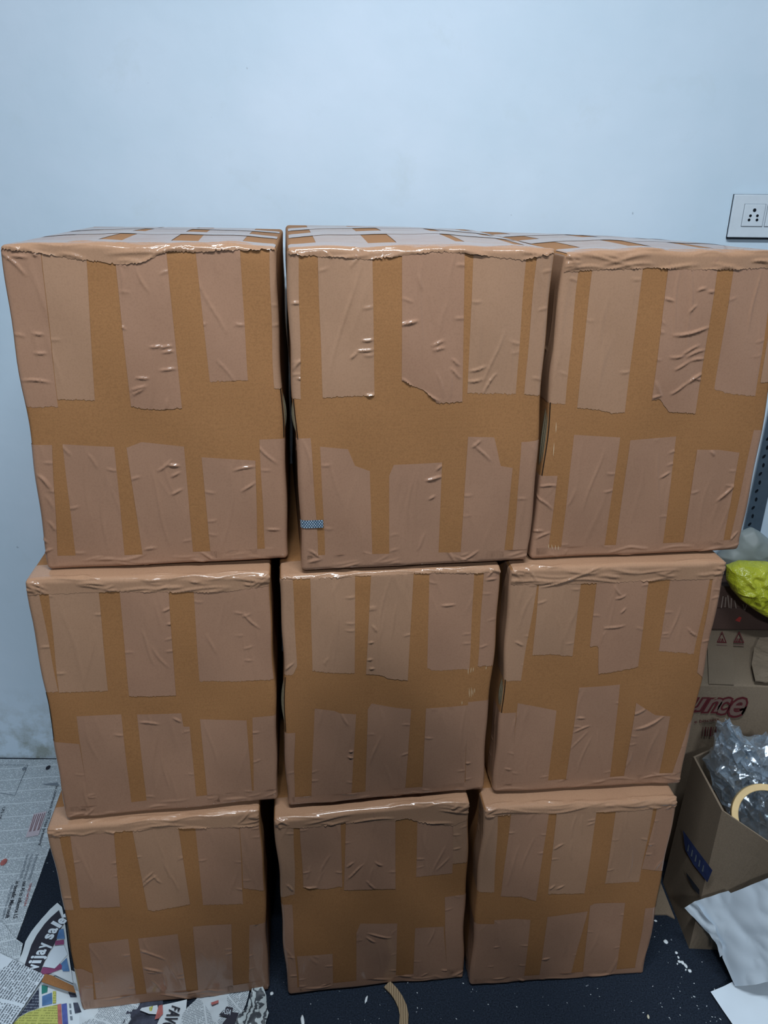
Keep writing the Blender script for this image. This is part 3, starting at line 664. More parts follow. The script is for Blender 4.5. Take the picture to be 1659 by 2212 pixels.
def sheet(name, poly, mat, parent=None, root=Vector((0, 0, 0)), res=0.012, wav=0.0, freq=14.0, thick=0.0, u_dir=None, n=Zup, seed=0.0, smooth=True):
    """flat polygon (3-D points) turned into a finely divided, slightly rippled sheet"""
    bm = bmesh.new(); vs_ = [bm.verts.new(Vector(p) - root) for p in poly]
    f = bm.faces.new(vs_)
    if f.normal.dot(n) < 0: f.normal_flip()
    bmesh.ops.triangulate(bm, faces=bm.faces[:])
    for _ in range(7):
        es = [e for e in bm.edges if e.calc_length() > res]
        if not es or len(bm.faces) > 9000: break
        bmesh.ops.subdivide_edges(bm, edges=es, cuts=1)
        bmesh.ops.triangulate(bm, faces=[q for q in bm.faces if len(q.verts) > 3])
    bm.normal_update()
    ul = bm.loops.layers.uv.new('UVMap')
    ud = Vector(u_dir).normalized() if u_dir is not None else Vector((1, 0, 0)); vd = n.cross(ud)
    for q in bm.faces:
        for lp in q.loops: c = lp.vert.co + root; lp[ul].uv = (c.dot(ud) + 5, c.dot(vd) + 5)
    if wav:
        for v in bm.verts:
            c = (v.co + root) * freq
            v.co += n * (abs(noise.noise(c + Vector((seed, 0, 0)))) * wav + abs(noise.noise(c * 2.3 + Vector((0, seed, 3)))) * wav * 0.5)
    if thick:
        r = bmesh.ops.extrude_face_region(bm, geom=bm.faces[:])
        for e in r['geom']:
            if isinstance(e, bmesh.types.BMVert): e.co += n * thick
    me = bpy.data.meshes.new(name); bm.to_mesh(me); bm.free()
    if smooth and not thick: me.polygons.foreach_set('use_smooth', [True] * len(me.polygons))
    return link(name, me, mat, parent)
def FL(pts, z=0.0): return [on_z(x, y, z) for x, y in pts]
def centre(ps):
    c = sum((Vector(p) for p in ps), Vector()) / len(ps); return c

# ------------------------------------------------------------------ wall socket plate
PX0, PX1 = on_y(1575, 466, WALL_Y).x, on_y(1575, 466, WALL_Y).x + .23
PZ0, PZ1 = on_y(1568, 512, WALL_Y).z, on_y(1582, 420, WALL_Y).z
MA, MB_ = on_y(1606, 465, WALL_Y - .014).x, on_y(1651, 465, WALL_Y - .014).x
MZ0, MZ1 = on_y(1604, 489, WALL_Y - .014).z, on_y(1611, 441, WALL_Y - .014).z
pl = thing('socket_plate', (PX0, WALL_Y, PZ0), 'white wall socket plate with five pin holes above the cartons', 'socket')
def loc_box(name, x0, x1, y0, y1, z0, z1, mat, parent, org, bevel=0.0):
    bm = bmesh.new(); bm_box(bm, x0 - org[0], x1 - org[0], y0 - org[1], y1 - org[1], z0 - org[2], z1 - org[2], bevel)
    return link(name, bm_mesh(name, bm), mat, parent)
og = (PX0, WALL_Y, PZ0)
loc_box('plate_shadow_slab', PX0 + .001, PX1, WALL_Y - .006, WALL_Y - .0002, PZ0 - .0022, PZ1 + .0006, M['hole'], pl, og)  # near-black slab standing in for the shadow line under the cover plate
loc_box('cover_plate', PX0, PX1, WALL_Y - .012, WALL_Y - .0055, PZ0, PZ1, M['plate_white'], pl, og, .0015)
for k, (a, b) in enumerate(((MA, MB_), (MB_ + .005, 2 * MB_ + .005 - MA))):
    loc_box('module_gap', a - .0008, b + .0008, WALL_Y - .0124, WALL_Y - .011, MZ0 - .0008, MZ1 + .0008, M['ink_grey'], pl, og)
    mod = loc_box('socket_module' if k == 0 else 'switch_module', a, b, WALL_Y - .0138, WALL_Y - .011, MZ0, MZ1, M['plate_white'], pl, og, .0012)
    if k == 0:
        for (px_, py_, rr) in ((1630, 454, .0034), (1621, 466, .0027), (1636, 466, .0027), (1618, 475, .0027), (1635, 475, .0027)):
            c = on_y(px_, py_, WALL_Y - .0138)
            bm = bmesh.new(); bmesh.ops.create_cone(bm, cap_ends=True, segments=20, radius1=rr, radius2=rr, depth=.002,
                matrix=Matrix.Translation((c.x - og[0], -.0134, c.z - og[2])) @ Matrix.Rotation(math.pi / 2, 4, 'X'))
            link('pin_hole', bm_mesh('pin_hole', bm), M['hole'], mod)

# ------------------------------------------------------------------ slotted rack post by the wall
px0 = 0.8720
post = thing('rack_post', (px0, WALL_Y, 0), 'grey-blue slotted angle post standing against the wall at the right', 'post')
bm = bmesh.new()
bm_box(bm, 0, .040, -.0145, -.0125, 0, 1.95); bm_box(bm, .038, .040, -.0125, -.0008, 0, 1.95)
link('angle_profile', bm_mesh('angle_profile', bm), M['rack_metal'], post)
hm = bmesh.new(); bmesh.ops.create_cone(hm, cap_ends=True, segments=12, radius1=.0036, radius2=.0036, depth=.0012)
for v in hm.verts: v.co = Vector((v.co.x * .75, v.co.z, v.co.y * 1.45))
hm = bm_mesh('slot_hole', hm); hm.materials.append(M['hole'])
for k in range(62):
    o = bpy.data.objects.new('slot_hole', hm); COL.objects.link(o); o.parent = post
    o.location = (.0115 + (.0015 if k % 2 else -.0015), -.0149, .10 + k * .0215); o.rotation_euler = (0, .0 if k % 2 else .55, 0)

# ------------------------------------------------------------------ biscuit carton
BY, BZ = 1.380, 0.505
bc = thing('biscuit_carton', (0.60, BY, 0), 'grey-brown biscuit carton with maroon lettering behind the open carton', 'carton')
og = (0.60, BY, 0.0)
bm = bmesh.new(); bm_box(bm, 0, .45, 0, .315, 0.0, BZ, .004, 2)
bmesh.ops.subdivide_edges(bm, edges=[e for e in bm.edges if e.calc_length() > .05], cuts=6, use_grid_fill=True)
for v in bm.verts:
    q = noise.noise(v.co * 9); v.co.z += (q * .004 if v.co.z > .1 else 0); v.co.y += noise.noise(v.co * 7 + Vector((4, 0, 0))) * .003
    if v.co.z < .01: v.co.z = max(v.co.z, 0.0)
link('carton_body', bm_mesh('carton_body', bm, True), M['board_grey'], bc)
ob = Vector(og); nF = Vector((0, -1, 0)); yF = BY - .0035
# tape along the top fold and the vertical seams on the lid
zT = BZ + .0045
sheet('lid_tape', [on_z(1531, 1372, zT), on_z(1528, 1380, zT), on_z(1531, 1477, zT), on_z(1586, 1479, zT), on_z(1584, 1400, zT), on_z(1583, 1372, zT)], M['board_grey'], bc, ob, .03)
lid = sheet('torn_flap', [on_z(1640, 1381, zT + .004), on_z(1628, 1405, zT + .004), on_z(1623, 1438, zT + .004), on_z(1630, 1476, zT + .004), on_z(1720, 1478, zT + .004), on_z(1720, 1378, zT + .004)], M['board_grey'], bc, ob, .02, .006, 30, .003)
for cx in (1559, 1596):
    d_ = 11 if cx == 1559 else 12
    tri = [on_z(cx - d_, 1388, zT + .0012), on_z(cx + d_, 1389, zT + .0012), on_z(cx + 1, 1363, zT + .0012)]
    c = centre(tri); inner = [c + (p - c) * .72 for p in tri]
    V = [p - ob for p in tri + inner]
    tm = link('triangle_mark', mesh_py('triangle_mark', V, [(0, 1, 4, 3), (1, 2, 5, 4), (2, 0, 3, 5)]), M['ink_maroon'], bc)
    for k in range(3):
        a = on_z(cx - 6 + k * 4.2, 1386, zT + .0014); b = on_z(cx - 4.5 + k * 4.2 + (1 if k < 2 else -3), 1379, zT + .0014)
        e = Vector((.0022, 0, 0)); link('mark_bar', mesh_py('mark_bar', [a - ob, a + e - ob, b + e - ob, b - ob], [(0, 1, 2, 3)]), M['ink_maroon'], tm)
    a = on_z(cx - 11, 1394, zT + .0012); b = on_z(cx + 12, 1395, zT + .0012); dn = on_z(cx, 1391, zT) - on_z(cx, 1393.5, zT)
    link('caption_bar', mesh_py('caption_bar', [a - ob, b - ob, b + dn - ob, a + dn - ob], [(0, 1, 2, 3)]), M['ink_mauve'], bc)
fy = lambda x, y, dy=0.0: on_y(x, y, yF - dy)
LET = [('u', 1480, 1527, 1540, .041), ('n', 1513, 1560, 1541, .042), ('c', 1543, 1577, 1546, .050), ('e', 1568, 1609, 1551, .056)]
for ch, xa, xb, yb, hh in LET:
    for off, dy, mat, nm in ((.05, .0006, 'ink_maroon', 'letter_outline'), (-.012, .0012, 'ink_mauve', 'letter')):
        me = glyph_mesh(ch, .32, off + .02)
        xs = [v.co.x for v in me.vertices]; ys = [v.co.y for v in me.vertices]
        p0, p1 = fy(xa, yb, dy), fy(xb, yb, dy)
        ex, ez = (p1 - p0), Vector((0, 0, hh))
        if off > 0: W0, W1, H0, H1 = min(xs), max(xs), min(ys), max(ys); KEEP = (W0, W1, H0, H1)
        W0, W1, H0, H1 = KEEP
        for v in me.vertices: v.co = p0 + ex * ((v.co.x - W0) / (W1 - W0)) + ez * ((v.co.y - H0) / (H1 - H0)) - ob
        link(nm, me, M[mat], bc)
text_on('small_lettering', 'e biscuits', fy(1500, 1562), fy(1553, 1556), nF, .0085, M['ink_maroon'], bc, .0008, root=ob)
for k in range(9):
    x = 1516 + k * 5.5; wd = (1.2, 2.4, 1.6, 3.2)[k % 4]
    pts = [fy(x, 1590), fy(x + wd, 1590), fy(x + wd + 2, 1570), fy(x + 2, 1570)]
    link('barcode_bar', mesh_py('barcode_bar', [p + nF * .0008 - ob for p in pts], [(0, 1, 2, 3)]), M['ink_maroon'], bc)

# ------------------------------------------------------------------ dark brown carton on top of it
DY = 1.602; og = (0.70, DY, BZ + .004); ob = Vector(og)
dc = thing('brown_carton', og, 'dark brown carton under the yellow plastic bag at the right', 'carton')
loc_box('carton_body', .70, 1.12, DY, 1.690, BZ + .004, BZ + .066, M['board_dark'], dc, og, .003)
loc_box('carton_lid', .696, 1.124, DY - .004, 1.692, BZ + .066, BZ + .125, M['board_dark'], dc, og, .003)
for k, (xa, ya, xb, yb) in enumerate(((1561, 1288, 1557, 1313), (1567, 1290, 1565, 1312), (1571, 1286, 1574, 1313), (1579, 1292, 1578, 1314), (1586, 1296, 1589, 1314), (1604, 1305, 1607, 1318), (1612, 1306, 1608, 1318))):
    a, b = on_y(xa, ya, DY - .0048), on_y(xb, yb, DY - .0048); e = Vector((.0024, 0, 0))
    link('faded_letter_stroke', mesh_py('faded_letter_stroke', [a - ob, a + e - ob, b + e - ob, b - ob], [(0, 1, 2, 3)]), M['ink_pale'], dc)
a = [on_y(x, y, DY - .0008) for x, y in ((1588, 1340), (1597, 1332), (1602, 1334), (1598, 1344))]
link('red_patch', mesh_py('red_patch', [p - ob for p in a], [(0, 1, 2, 3)]), M['ink_red'], dc)
tg = thing('blue_tag', on_z(1588, 1356, BZ + .006), 'tiny blue and white plastic ring lying before the dark brown carton', 'tag')
bm = bmesh.new(); tube(bm, [(.0045 * math.cos(k * math.pi / 6), -.004, .0075 + .006 * math.sin(k * math.pi / 6)) for k in range(13)], .0018, 6)
link('ring', bm_mesh('ring', bm, True), M['blue_tag'], tg)

# ------------------------------------------------------------------ soft plastic bags (pillow shapes)
def pillow(name, px_pts, Y, front, back, mat, label, cat, amp, freq, seed, tilt=0.0, flat=False, n_r=16, n_t=72, jit=0.0):
    jr = random.Random(int(seed * 10))
    P = [on_y(x, y, Y) for x, y in px_pts]; c = centre(P)
    m_ = len(P)
    def rim(f):
        k = f * m_; i = int(k) % m_; q = k - int(k); q2 = q * q * (3 - 2 * q) * .4 + q * .6
        return P[i].lerp(P[(i + 1) % m_], q2)
    base = Vector((c.x, Y, min(p.z for p in P)))
    V, F_ = [], []
    for side in (1, -1):
        off = len(V)
        for r_ in range(n_r + 1):
            s_ = r_ / n_r; th = math.sqrt(max(0, 1 - s_ ** 2.4)) * (front if side > 0 else back)
            for k in range(n_t):
                p = c.lerp(rim(k / n_t), s_)
                w1 = noise.noise(p * freq + Vector((seed, side, 0))); w2 = noise.noise(p * freq * 2.7 + Vector((0, seed, side)))
                rd = (1 - abs(w1) * 2) * amp + w2 * amp * .5
                yy = -side * (th + rd * (1 - s_ ** 6))
                jx, jy, jz = ((jr.uniform(-1, 1) * jit for _ in range(3)) if jit and 0 < r_ < n_r else (0, 0, 0))
                V.append((p.x - base.x + jx, yy + (p.z - c.z) * tilt + jy * 1.5, p.z - base.z + jz))
        for r_ in range(n_r):
            for k in range(n_t):
                a, b = off + r_ * n_t + k, off + r_ * n_t + (k + 1) % n_t
                q = (a, b, b + n_t, a + n_t); F_.append(q if side > 0 else q[::-1])
    me = mesh_py(name, V, F_, not flat)
    bm = bmesh.new(); bm.from_mesh(me); bmesh.ops.remove_doubles(bm, verts=bm.verts, dist=.0004); bmesh.ops.recalc_face_normals(bm, faces=bm.faces); bm.to_mesh(me); bm.free()
    o = link(name, me, mat); o.location = base
    return tag(o, label, cat)
pillow('plastic_bag', [(1571, 1224), (1600, 1214), (1659, 1216), (1720, 1228), (1745, 1290), (1720, 1350), (1659, 1332), (1625, 1313), (1598, 1293), (1579, 1272), (1569, 1252)], 1.556, .035, .02, M['yellow_plastic'],
       'shiny yellow plastic bag hanging over the dark brown carton', 'bag', .012, 34, 3.0, .12, False, 26, 110)
pillow('plastic_bag', [(1548, 1200), (1575, 1180), (1598, 1150), (1625, 1139), (1641, 1148), (1659, 1163), (1720, 1190), (1745, 1225), (1730, 1238), (1659, 1234), (1620, 1232), (1580, 1228), (1556, 1218)], 1.645, .028, .03, M['grey_plastic'],
       'dull grey plastic bag on top of the yellow bag', 'bag', .006, 16, 8.0, .0)

# ------------------------------------------------------------------ open carton with plastic film and a tape core
RIM = [(.656, 1.294, .386), (.655, 1.142, .386), (.709, 1.066, .385), (.845, .945, .385), (1.03, 1.02, .385), (1.02, 1.352, .39), (.846, 1.357, .392), (.762, 1.348, .39)]
BOT = [(.658, 1.318, 0), (.658, 1.150, 0), (.715, 1.148, 0), (.84, 1.140, 0), (.995, 1.150, 0), (.995, 1.345, 0), (.846, 1.345, 0), (.762, 1.340, 0)]
og = Vector((.658, 1.150, 0))
oc = thing('open_carton', og, 'open worn carton with blue print, full of clear plastic film', 'carton')
cc = Vector((.83, 1.2, 0))
for k in range(8):
    a0, a1, b0, b1 = (Vector(q) for q in (BOT[k], BOT[(k + 1) % 8], RIM[k], RIM[(k + 1) % 8]))
    nrm = ((a1 - a0).cross(b0 - a0)).normalized()
    if nrm.dot((a0 + a1) / 2 - cc) < 0: nrm = -nrm
    N_ = 7; V, F_ = [], []
    for lay in (0, 1):
        for j in range(N_ + 1):
            for i in range(N_ + 1):
                p = a0.lerp(a1, i / N_).lerp(b0.lerp(b1, i / N_), j / N_)
                bul = .006 * math.sin(math.pi * j / N_) * math.sin(math.pi * i / N_) * (1 + noise.noise(p * 8)) if k else .002 * math.sin(math.pi * j / N_) * math.sin(math.pi * i / N_)
                V.append(p + nrm * (bul - lay * .004) - og)
    M_ = (N_ + 1) ** 2
    for j in range(N_):
        for i in range(N_):
            q = j * (N_ + 1) + i; f = (q, q + 1, q + N_ + 2, q + N_ + 1); F_ += [f, tuple(x + M_ for x in f[::-1])]
    for i in range(N_):
        for (q, r_) in ((i, i + 1), (N_ * (N_ + 1) + i + 1, N_ * (N_ + 1) + i), ((i + 1) * (N_ + 1), i * (N_ + 1)), (i * (N_ + 1) + N_, (i + 1) * (N_ + 1) + N_)):
            F_.append((q, q + M_, r_ + M_, r_))
    me = mesh_py('side_panel', V, F_, False)
    bm = bmesh.new(); bm.from_mesh(me); bmesh.ops.recalc_face_normals(bm, faces=bm.faces); bm.to_mesh(me); bm.free()
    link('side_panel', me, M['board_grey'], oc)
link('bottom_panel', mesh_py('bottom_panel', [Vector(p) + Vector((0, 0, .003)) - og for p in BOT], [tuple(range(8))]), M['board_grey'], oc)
XL = .6515
lab = sheet('blue_label', [on_x(x, y, XL) for x, y in ((1475, 1793), (1505, 1835), (1539, 1880), (1528, 1906), (1498, 1868), (1480, 1836))], M['blue_print'], oc, og, .02, n=Vector((-1, 0, 0)))
for k in range(5):
    a = [on_x(1484 + k * 8 + dx, 1832 + k * 11 + dy, XL - .001) for dx, dy in ((0, 6), (3, 8), (5, -6), (3, -8))]
    link('worn_letter', mesh_py('worn_letter', [p - og for p in a], [(0, 1, 2, 3)]), M['ink_grey'], oc)
ln = [on_x(x, y, XL - .0003) for x, y in ((1482, 1884), (1511, 1922), (1510, 1933), (1498, 1920), (1484, 1894))]
link('small_print', mesh_py('small_print', [p - og for p in ln], [tuple(range(5))]), M['ink_dark'], oc)

pillow('plastic_film', [(1574, 1562), (1590, 1577), (1612, 1597), (1636, 1612), (1690, 1600), (1730, 1660), (1740, 1740), (1690, 1800), (1640, 1800), (1600, 1780), (1565, 1745), (1540, 1700), (1531, 1655), (1545, 1605), (1562, 1575)], 1.245, .032, .042, M['film'],
       'crumpled heap of clear plastic film inside the open carton', 'plastic film', .012, 22, 5.0, .02, True, 15, 50, .0095)
# tape core ring
ax = (EYE - on_y(1655, 1765, 1.15)).normalized(); ax = (ax + Vector((.12, .0, -.05))).normalized()
cpos = on_y(1654, 1766, 1.135)
ring = bpy.data.objects.new('tape_core', None)
def lathe_ring(r0, r1, w_, seg=48):
    V, F_ = [], []
    for k in range(seg):
        a = 2 * math.pi * k / seg; c_, s_ = math.cos(a), math.sin(a)
        for (r_, z_) in ((r1, -w_), (r1 + .0004, -w_ + .001), (r1, w_ - .001), (r1 - .001, w_), (r0 + .001, w_), (r0, w_ - .001), (r0, -w_ + .001), (r0 + .001, -w_)):
            V.append((r_ * c_, r_ * s_, z_))
    for k in range(seg):
        for j in range(8):
            F_.append((k * 8 + j, ((k + 1) % seg) * 8 + j, ((k + 1) % seg) * 8 + (j + 1) % 8, k * 8 + (j + 1) % 8))
    return mesh_py('tape_core', V, F_, False)
rg = link('tape_core', lathe_ring(.049, .061, .016), M['core'])
rg.matrix_world = Matrix.Translation(cpos) @ ax.to_track_quat('Z', 'Y').to_matrix().to_4x4()
tag(rg, 'beige cardboard tape core ring resting on the plastic film', 'tape core')

# flat cardboard on the carpet beside the open carton
fp = FL([(1427, 1880), (1436, 1893), (1468, 1986), (1440, 1977), (1404, 1977), (1413, 1925)])
fp = [Vector((min(p.x, .652), p.y, 0)) for p in fp]; c = centre(fp); c.z = 0
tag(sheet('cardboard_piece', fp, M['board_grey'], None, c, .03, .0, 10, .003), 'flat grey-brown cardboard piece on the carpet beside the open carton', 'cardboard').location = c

# ------------------------------------------------------------------ white paper sheets lower right
def plane3(a, b, c_): n_ = (b - a).cross(c_ - a).normalized(); return a, (n_ if n_.z > 0 else -n_)
pa, pn = plane3(on_z(1480, 1960, .115), on_z(1659, 1895, .315), on_z(1585, 2122, .035))
up = [(1480, 1960), (1503, 1945), (1575, 1923), (1580, 1928), (1659, 1895), (1720, 1872), (1720, 2110), (1659, 2120), (1588, 2130), (1585, 2122), (1561, 2068), (1560, 2045), (1540, 2022)]
pts = [on_plane(x, y, pa, pn) for x, y in up]; c = centre(pts)
s1 = sheet('paper_sheet', pts, M['white_paper'], None, c, .010, .009, 11, 0, n=pn, seed=2); s1.location = c
tag(s1, 'creased white paper sheet leaning on the open carton', 'paper')
# rolled-over strip along its left side
fold = [on_plane(x, y, pa + pn * .006, pn) for x, y in ((1480, 1960), (1503, 1945), (1545, 2000), (1562, 2040), (1562, 2062), (1556, 2067), (1550, 2040), (1535, 2018))]
sheet('rolled_edge', fold, M['white_paper'], s1, c, .008, .008, 22, 0, n=pn, seed=5)
lo_ = [(1535, 2143), (1585, 2121), (1659, 2100), (1730, 2090), (1730, 2230), (1594, 2230), (1560, 2180)]
pa2, pn2 = plane3(on_z(1535, 2143, .008), on_z(1730, 2090, .06), on_z(1594, 2230, .006))
pts = [on_plane(x, y, pa2, pn2) for x, y in lo_]; c = centre(pts)
s2 = sheet('paper_sheet', pts, M['white_paper'], None, c, .012, .005, 9, 0, n=pn2, seed=9); s2.location = c
tag(s2, 'flat white paper sheet at the lower right corner on the carpet', 'paper')

# ------------------------------------------------------------------ jute strap under the middle carton
path = [(836, 2128), (850, 2142), (861, 2158), (869, 2176), (873, 2194), (872, 2214), (866, 2240)]
L_, R_ = [], []
for i, (x, y) in enumerate(path):
    p = on_z(x, y, .004); a = on_z(*path[max(i - 1, 0)]); b = on_z(*path[min(i + 1, len(path) - 1)])
    d = (b - a).normalized(); s_ = Vector((-d.y, d.x, 0)) * .0085; L_.append(p + s_); R_.append(p - s_)
c = centre(L_ + R_); c.z = 0
js = sheet('jute_strap', L_ + R_[::-1], M['jute'], None, c, .012, .002, 40, .003); js.location = c
tag(js, 'beige woven strap end sticking out from under the middle carton', 'strap')

# ------------------------------------------------------------------ flakes on the carpet
def flake_mesh(seed, rx, ry, rz):
    bm = bmesh.new(); bmesh.ops.create_icosphere(bm, subdivisions=2, radius=1.0)
    for v in bm.verts:
        f = 1 + .35 * noise.noise(v.co * 1.6 + Vector((seed, 0, 0))); v.co = Vector((v.co.x * rx * f, v.co.y * ry * f, max(v.co.z * rz, -rz * .6)))
    return bm
rf = random.Random(4)
cl = [(1461, 2059, 6, 4), (1465, 2069, 4, 4), (1467, 2078, 6, 5), (1474, 2080, 7, 6), (1481, 2087, 6, 8), (1490, 2098, 7, 5), (1463, 2083, 3, 3), (1481, 2096, 3, 3)]
for i, (x, y, a, b) in enumerate(cl):
    p = on_z(x, y, 0); bm = flake_mesh(i * 3.1, a * .00055, b * .00075, .002)
    o = link('paint_flake', bm_mesh('paint_flake', bm, True), M['white_flake']); o.location = (p.x, p.y, .0013); o.rotation_euler = (0, 0, rf.uniform(0, 3))
    tag(o, 'white flake in the small cluster on the carpet right of the bottom cartons', 'flake', 'white flakes in the cluster on the carpet')
for (x, y, a, b, mat, lb) in ((654, 2206, 6, 16, 'white_flake', 'largest elongated white flake on the carpet below the middle carton'), (587, 2147, 6, 5, 'white_flake', 'round white flake on the carpet beside the crumpled newspapers'), (1438, 2035, 8, 7, 'white_flake', 'greyish white flake beside the lower right carton'), (1400, 2197, 4, 6, 'cream_flake', 'small cream flake near the lower edge of the carpet'), (791, 2160, 4, 10, 'white_flake', 'long thin white flake on the carpet left of the strap'), (1416, 1990, 6, 3, 'white_flake', 'white flake at the foot of the bottom right carton')):
    p = on_z(x, y, 0); bm = flake_mesh(x * .01, a * .0006, b * .0008, .002)
    o = link('paint_flake', bm_mesh('paint_flake', bm, True), M[mat]); o.location = (p.x, p.y, .0013); o.rotation_euler = (0, 0, rf.uniform(-.4, .4))
    tag(o, lb, 'flake')
bm = bmesh.new()
for k in range(80):
    x, y = rf.uniform(590, 1590), rf.uniform(2120, 2225)
    if k > 55: x, y = rf.uniform(1405, 1540), rf.uniform(1985, 2215)
    p = on_z(x, y, .0008); r_ = rf.choice((.0006, .0007, .0009, .0012)); a = rf.uniform(0, 6.28)
    d1 = Vector((math.cos(a), math.sin(a), 0)) * r_ * rf.uniform(1, 2.4); d2 = Vector((-math.sin(a), math.cos(a), 0)) * r_ * .8
    vs_ = [bm.verts.new(p + d) for d in (d1, d2, -d1, -d2)]; tp = bm.verts.new(p + Zup * .001); bt_ = bm.verts.new(p - Zup * .0008)
    for i in range(4):
        bm.faces.new((vs_[i], vs_[(i + 1) % 4], tp)); bm.faces.new((vs_[(i + 1) % 4], vs_[i], bt_))
o = link('flake_litter', bm_mesh('flake_litter', bm), M['white_flake'])
tag(o, 'tiny white specks of litter scattered over the dark carpet', 'litter', None, 'stuff')

# ------------------------------------------------------------------ newspapers on the left
def paper(name, poly, z, mat, label, res=.014, wav=.002, freq=9, u=None, seed=0.0):
    pts = FL(poly, z) if not isinstance(poly[0], Vector) else poly
    c = centre(pts); c.z = 0
    o = sheet(name, pts, mat, None, c, res, wav, freq, 0, u_dir=u, seed=seed); o.location = c
    return tag(o, label, 'newspaper'), c
def patch(name, par, c, poly, z, mat, u=None):
    return sheet(name, FL(poly, z), mat, par, c, .03, 0, 1, 0, u_dir=u)
def ftext(par, c, body, p0, p1, h, z, mat='ink_dark', name='headline', off=0.0):
    return text_on(name, body, on_z(*p0, z), on_z(*p1, z), Zup, h, M[mat], par, .0002, 0, off, root=c)
e0, e1 = on_z(101, 1852), on_z(36, 2031); ed = (e1 - e0).normalized()
topr = e0 - ed * ((1.708 - e0.y) / -ed.y)
n1, c1 = paper('newspaper', [Vector((-1.60, 1.708, .0012)), Vector((-1.6, 1.10, .0012)), Vector((-.90, 1.10, .0012)), on_z(50, 2040, .0012), on_z(36, 2031, .0012), Vector((topr.x, 1.708, .0012))], .0012, M['news'],
               'large text newspaper page spread on the carpet against the wall', wav=.0025, freq=6, u=ed)
Zt = .0046
ftext(n1, c1, 'use AI to influence LS', (50, 1904), (28, 1984), .0085, Zt, off=.012)
ftext(n1, c1, 'in benefit: Microsoft', (34, 1904), (11, 1984), .0085, Zt, off=.012)
ftext(n1, c1, 'TIMES NATION', (64, 1908), (51, 1957), .005, Zt, 'ink_red', 'section_title')
ftext(n1, c1, 'India, Pak tried to interfere', (24, 1912), (3, 1985), .006, Zt, 'ink_grey', 'subhead')
for body, p0, p1 in (('India to give befitting', (78, 1846), (61, 1900)), ('reply if anyone tries to', (67, 1846), (50, 1900)), ('raise terror: Rajnath', (57, 1846), (42, 1898))):
    ftext(n1, c1, body, p0, p1, .0065, Zt, 'ink_grey', 'subhead')
ftext(n1, c1, "as comments, US Treas pressure'", (121, 1698), (82, 1828), .0075, Zt, 'ink_dark', 'headline')
ftext(n1, c1, 'UN rej', (5, 1744), (-3, 1770), .008, Zt, 'ink_dark', 'headline')
pq = patch('pull_quote', n1, c1, [(73, 1758), (101, 1752), (83, 1804), (55, 1809)], Zt, M['ad_pink'])
for k in range(6):
    x = 74 + k * 4.4; a, b = on_z(x, 1760 - k * .8, Zt + .0004), on_z(x - 11 - (k % 2) * 2, 1797 - k * .8, Zt + .0004); e = Vector((.0014, 0, 0))
    link('quote_line', mesh_py('quote_line', [a - c1, a + e - c1, b + e - c1, b - c1], [(0, 1, 2, 3)]), M['ink_maroon'], pq)
for (x, y, r_, mt) in ((52, 1660, .0045, 'ink_grey'), (104, 1658, .006, 'ink_dark'), (8, 1862, .007, 'ad_red')):
    p = on_z(x, y, Zt) - c1; V = [p + Vector((math.cos(a * .524) * r_, math.sin(a * .524) * r_ * 1.5, 0)) for a in range(12)]
    link('small_picture', mesh_py('small_picture', V, [tuple(range(12))]), M[mt], n1)
fp_ = [on_z(88, 1694, Zt + .0012) - c1, on_z(124, 1690, Zt + .003) - c1, on_z(128, 1697, Zt + .0012) - c1]
link('fold_crease', mesh_py('fold_crease', fp_, [(0, 1, 2)]), M['ink_grey'], n1)
# vertical rules between stories
for (a, b) in (((60, 1652), (0, 1652)), ((60, 1652), (32, 1718)), ((32, 1718), (0, 1712))):
    p, q = on_z(*a, Zt), on_z(*b, Zt); d = (q - p).normalized(); s_ = Vector((-d.y, d.x, 0)) * .0006
    link('rule', mesh_py('rule', [p + s_ - c1, q + s_ - c1, q - s_ - c1, p - s_ - c1], [(0, 1, 2, 3)]), M['ink_grey'], n1)

# colour advertisement page below the others
n4, c4 = paper('newspaper', [(66, 2098), (130, 2085), (163, 2100), (176, 2150), (184, 2190), (188, 2240), (0, 2240), (30, 2190)], .0015, M['news_white'],
               'newspaper page with a yellow advertisement panel beside the bottom left carton', wav=.0015, seed=4)
zt = .0042
patch('yellow_panel', n4, c4, [(28, 2212), (42, 2197), (62, 2186), (90, 2177), (124, 2170), (126, 2240), (20, 2240)], zt, M['ad_yellow'])
patch('red_column', n4, c4, [(124, 2170), (132, 2168), (136, 2240), (127, 2240)], zt + .0002, M['ad_red'])
patch('blue_column', n4, c4, [(133, 2169), (144, 2167), (149, 2240), (137, 2240)], zt + .0002, M['ad_royal'])
patch('dark_list', n4, c4, [(84, 2134), (84, 2177), (60, 2185), (38, 2198), (60, 2168)], zt, M['ad_navy'])
patch('green_block', n4, c4, [(90, 2128), (103, 2131), (102, 2143), (90, 2147)], zt, M['ad_green'])
patch('blue_picture', n4, c4, [(91, 2152), (112, 2144), (113, 2168), (91, 2173)], zt, M['ad_blue'])
patch('yellow_block', n4, c4, [(114, 2141), (121, 2141), (121, 2167), (114, 2168)], zt, M['ad_yellow'])
patch('dark_picture', n4, c4, [(147, 2143), (163, 2146), (166, 2154), (152, 2154)], zt, M['ad_photo'])
patch('grey_picture', n4, c4, [(158, 2166), (168, 2166), (176, 2186), (162, 2189)], zt, M['ad_photo'])
for (x0, y0, x1, y1) in ((149, 2168, 153, 2177), (150, 2182, 154, 2190), (151, 2195, 156, 2203)):
    patch('small_picture', n4, c4, [(x0, y0), (x1, y0), (x1 + 1, y1), (x0 + 1, y1)], zt, M['ink_grey'])
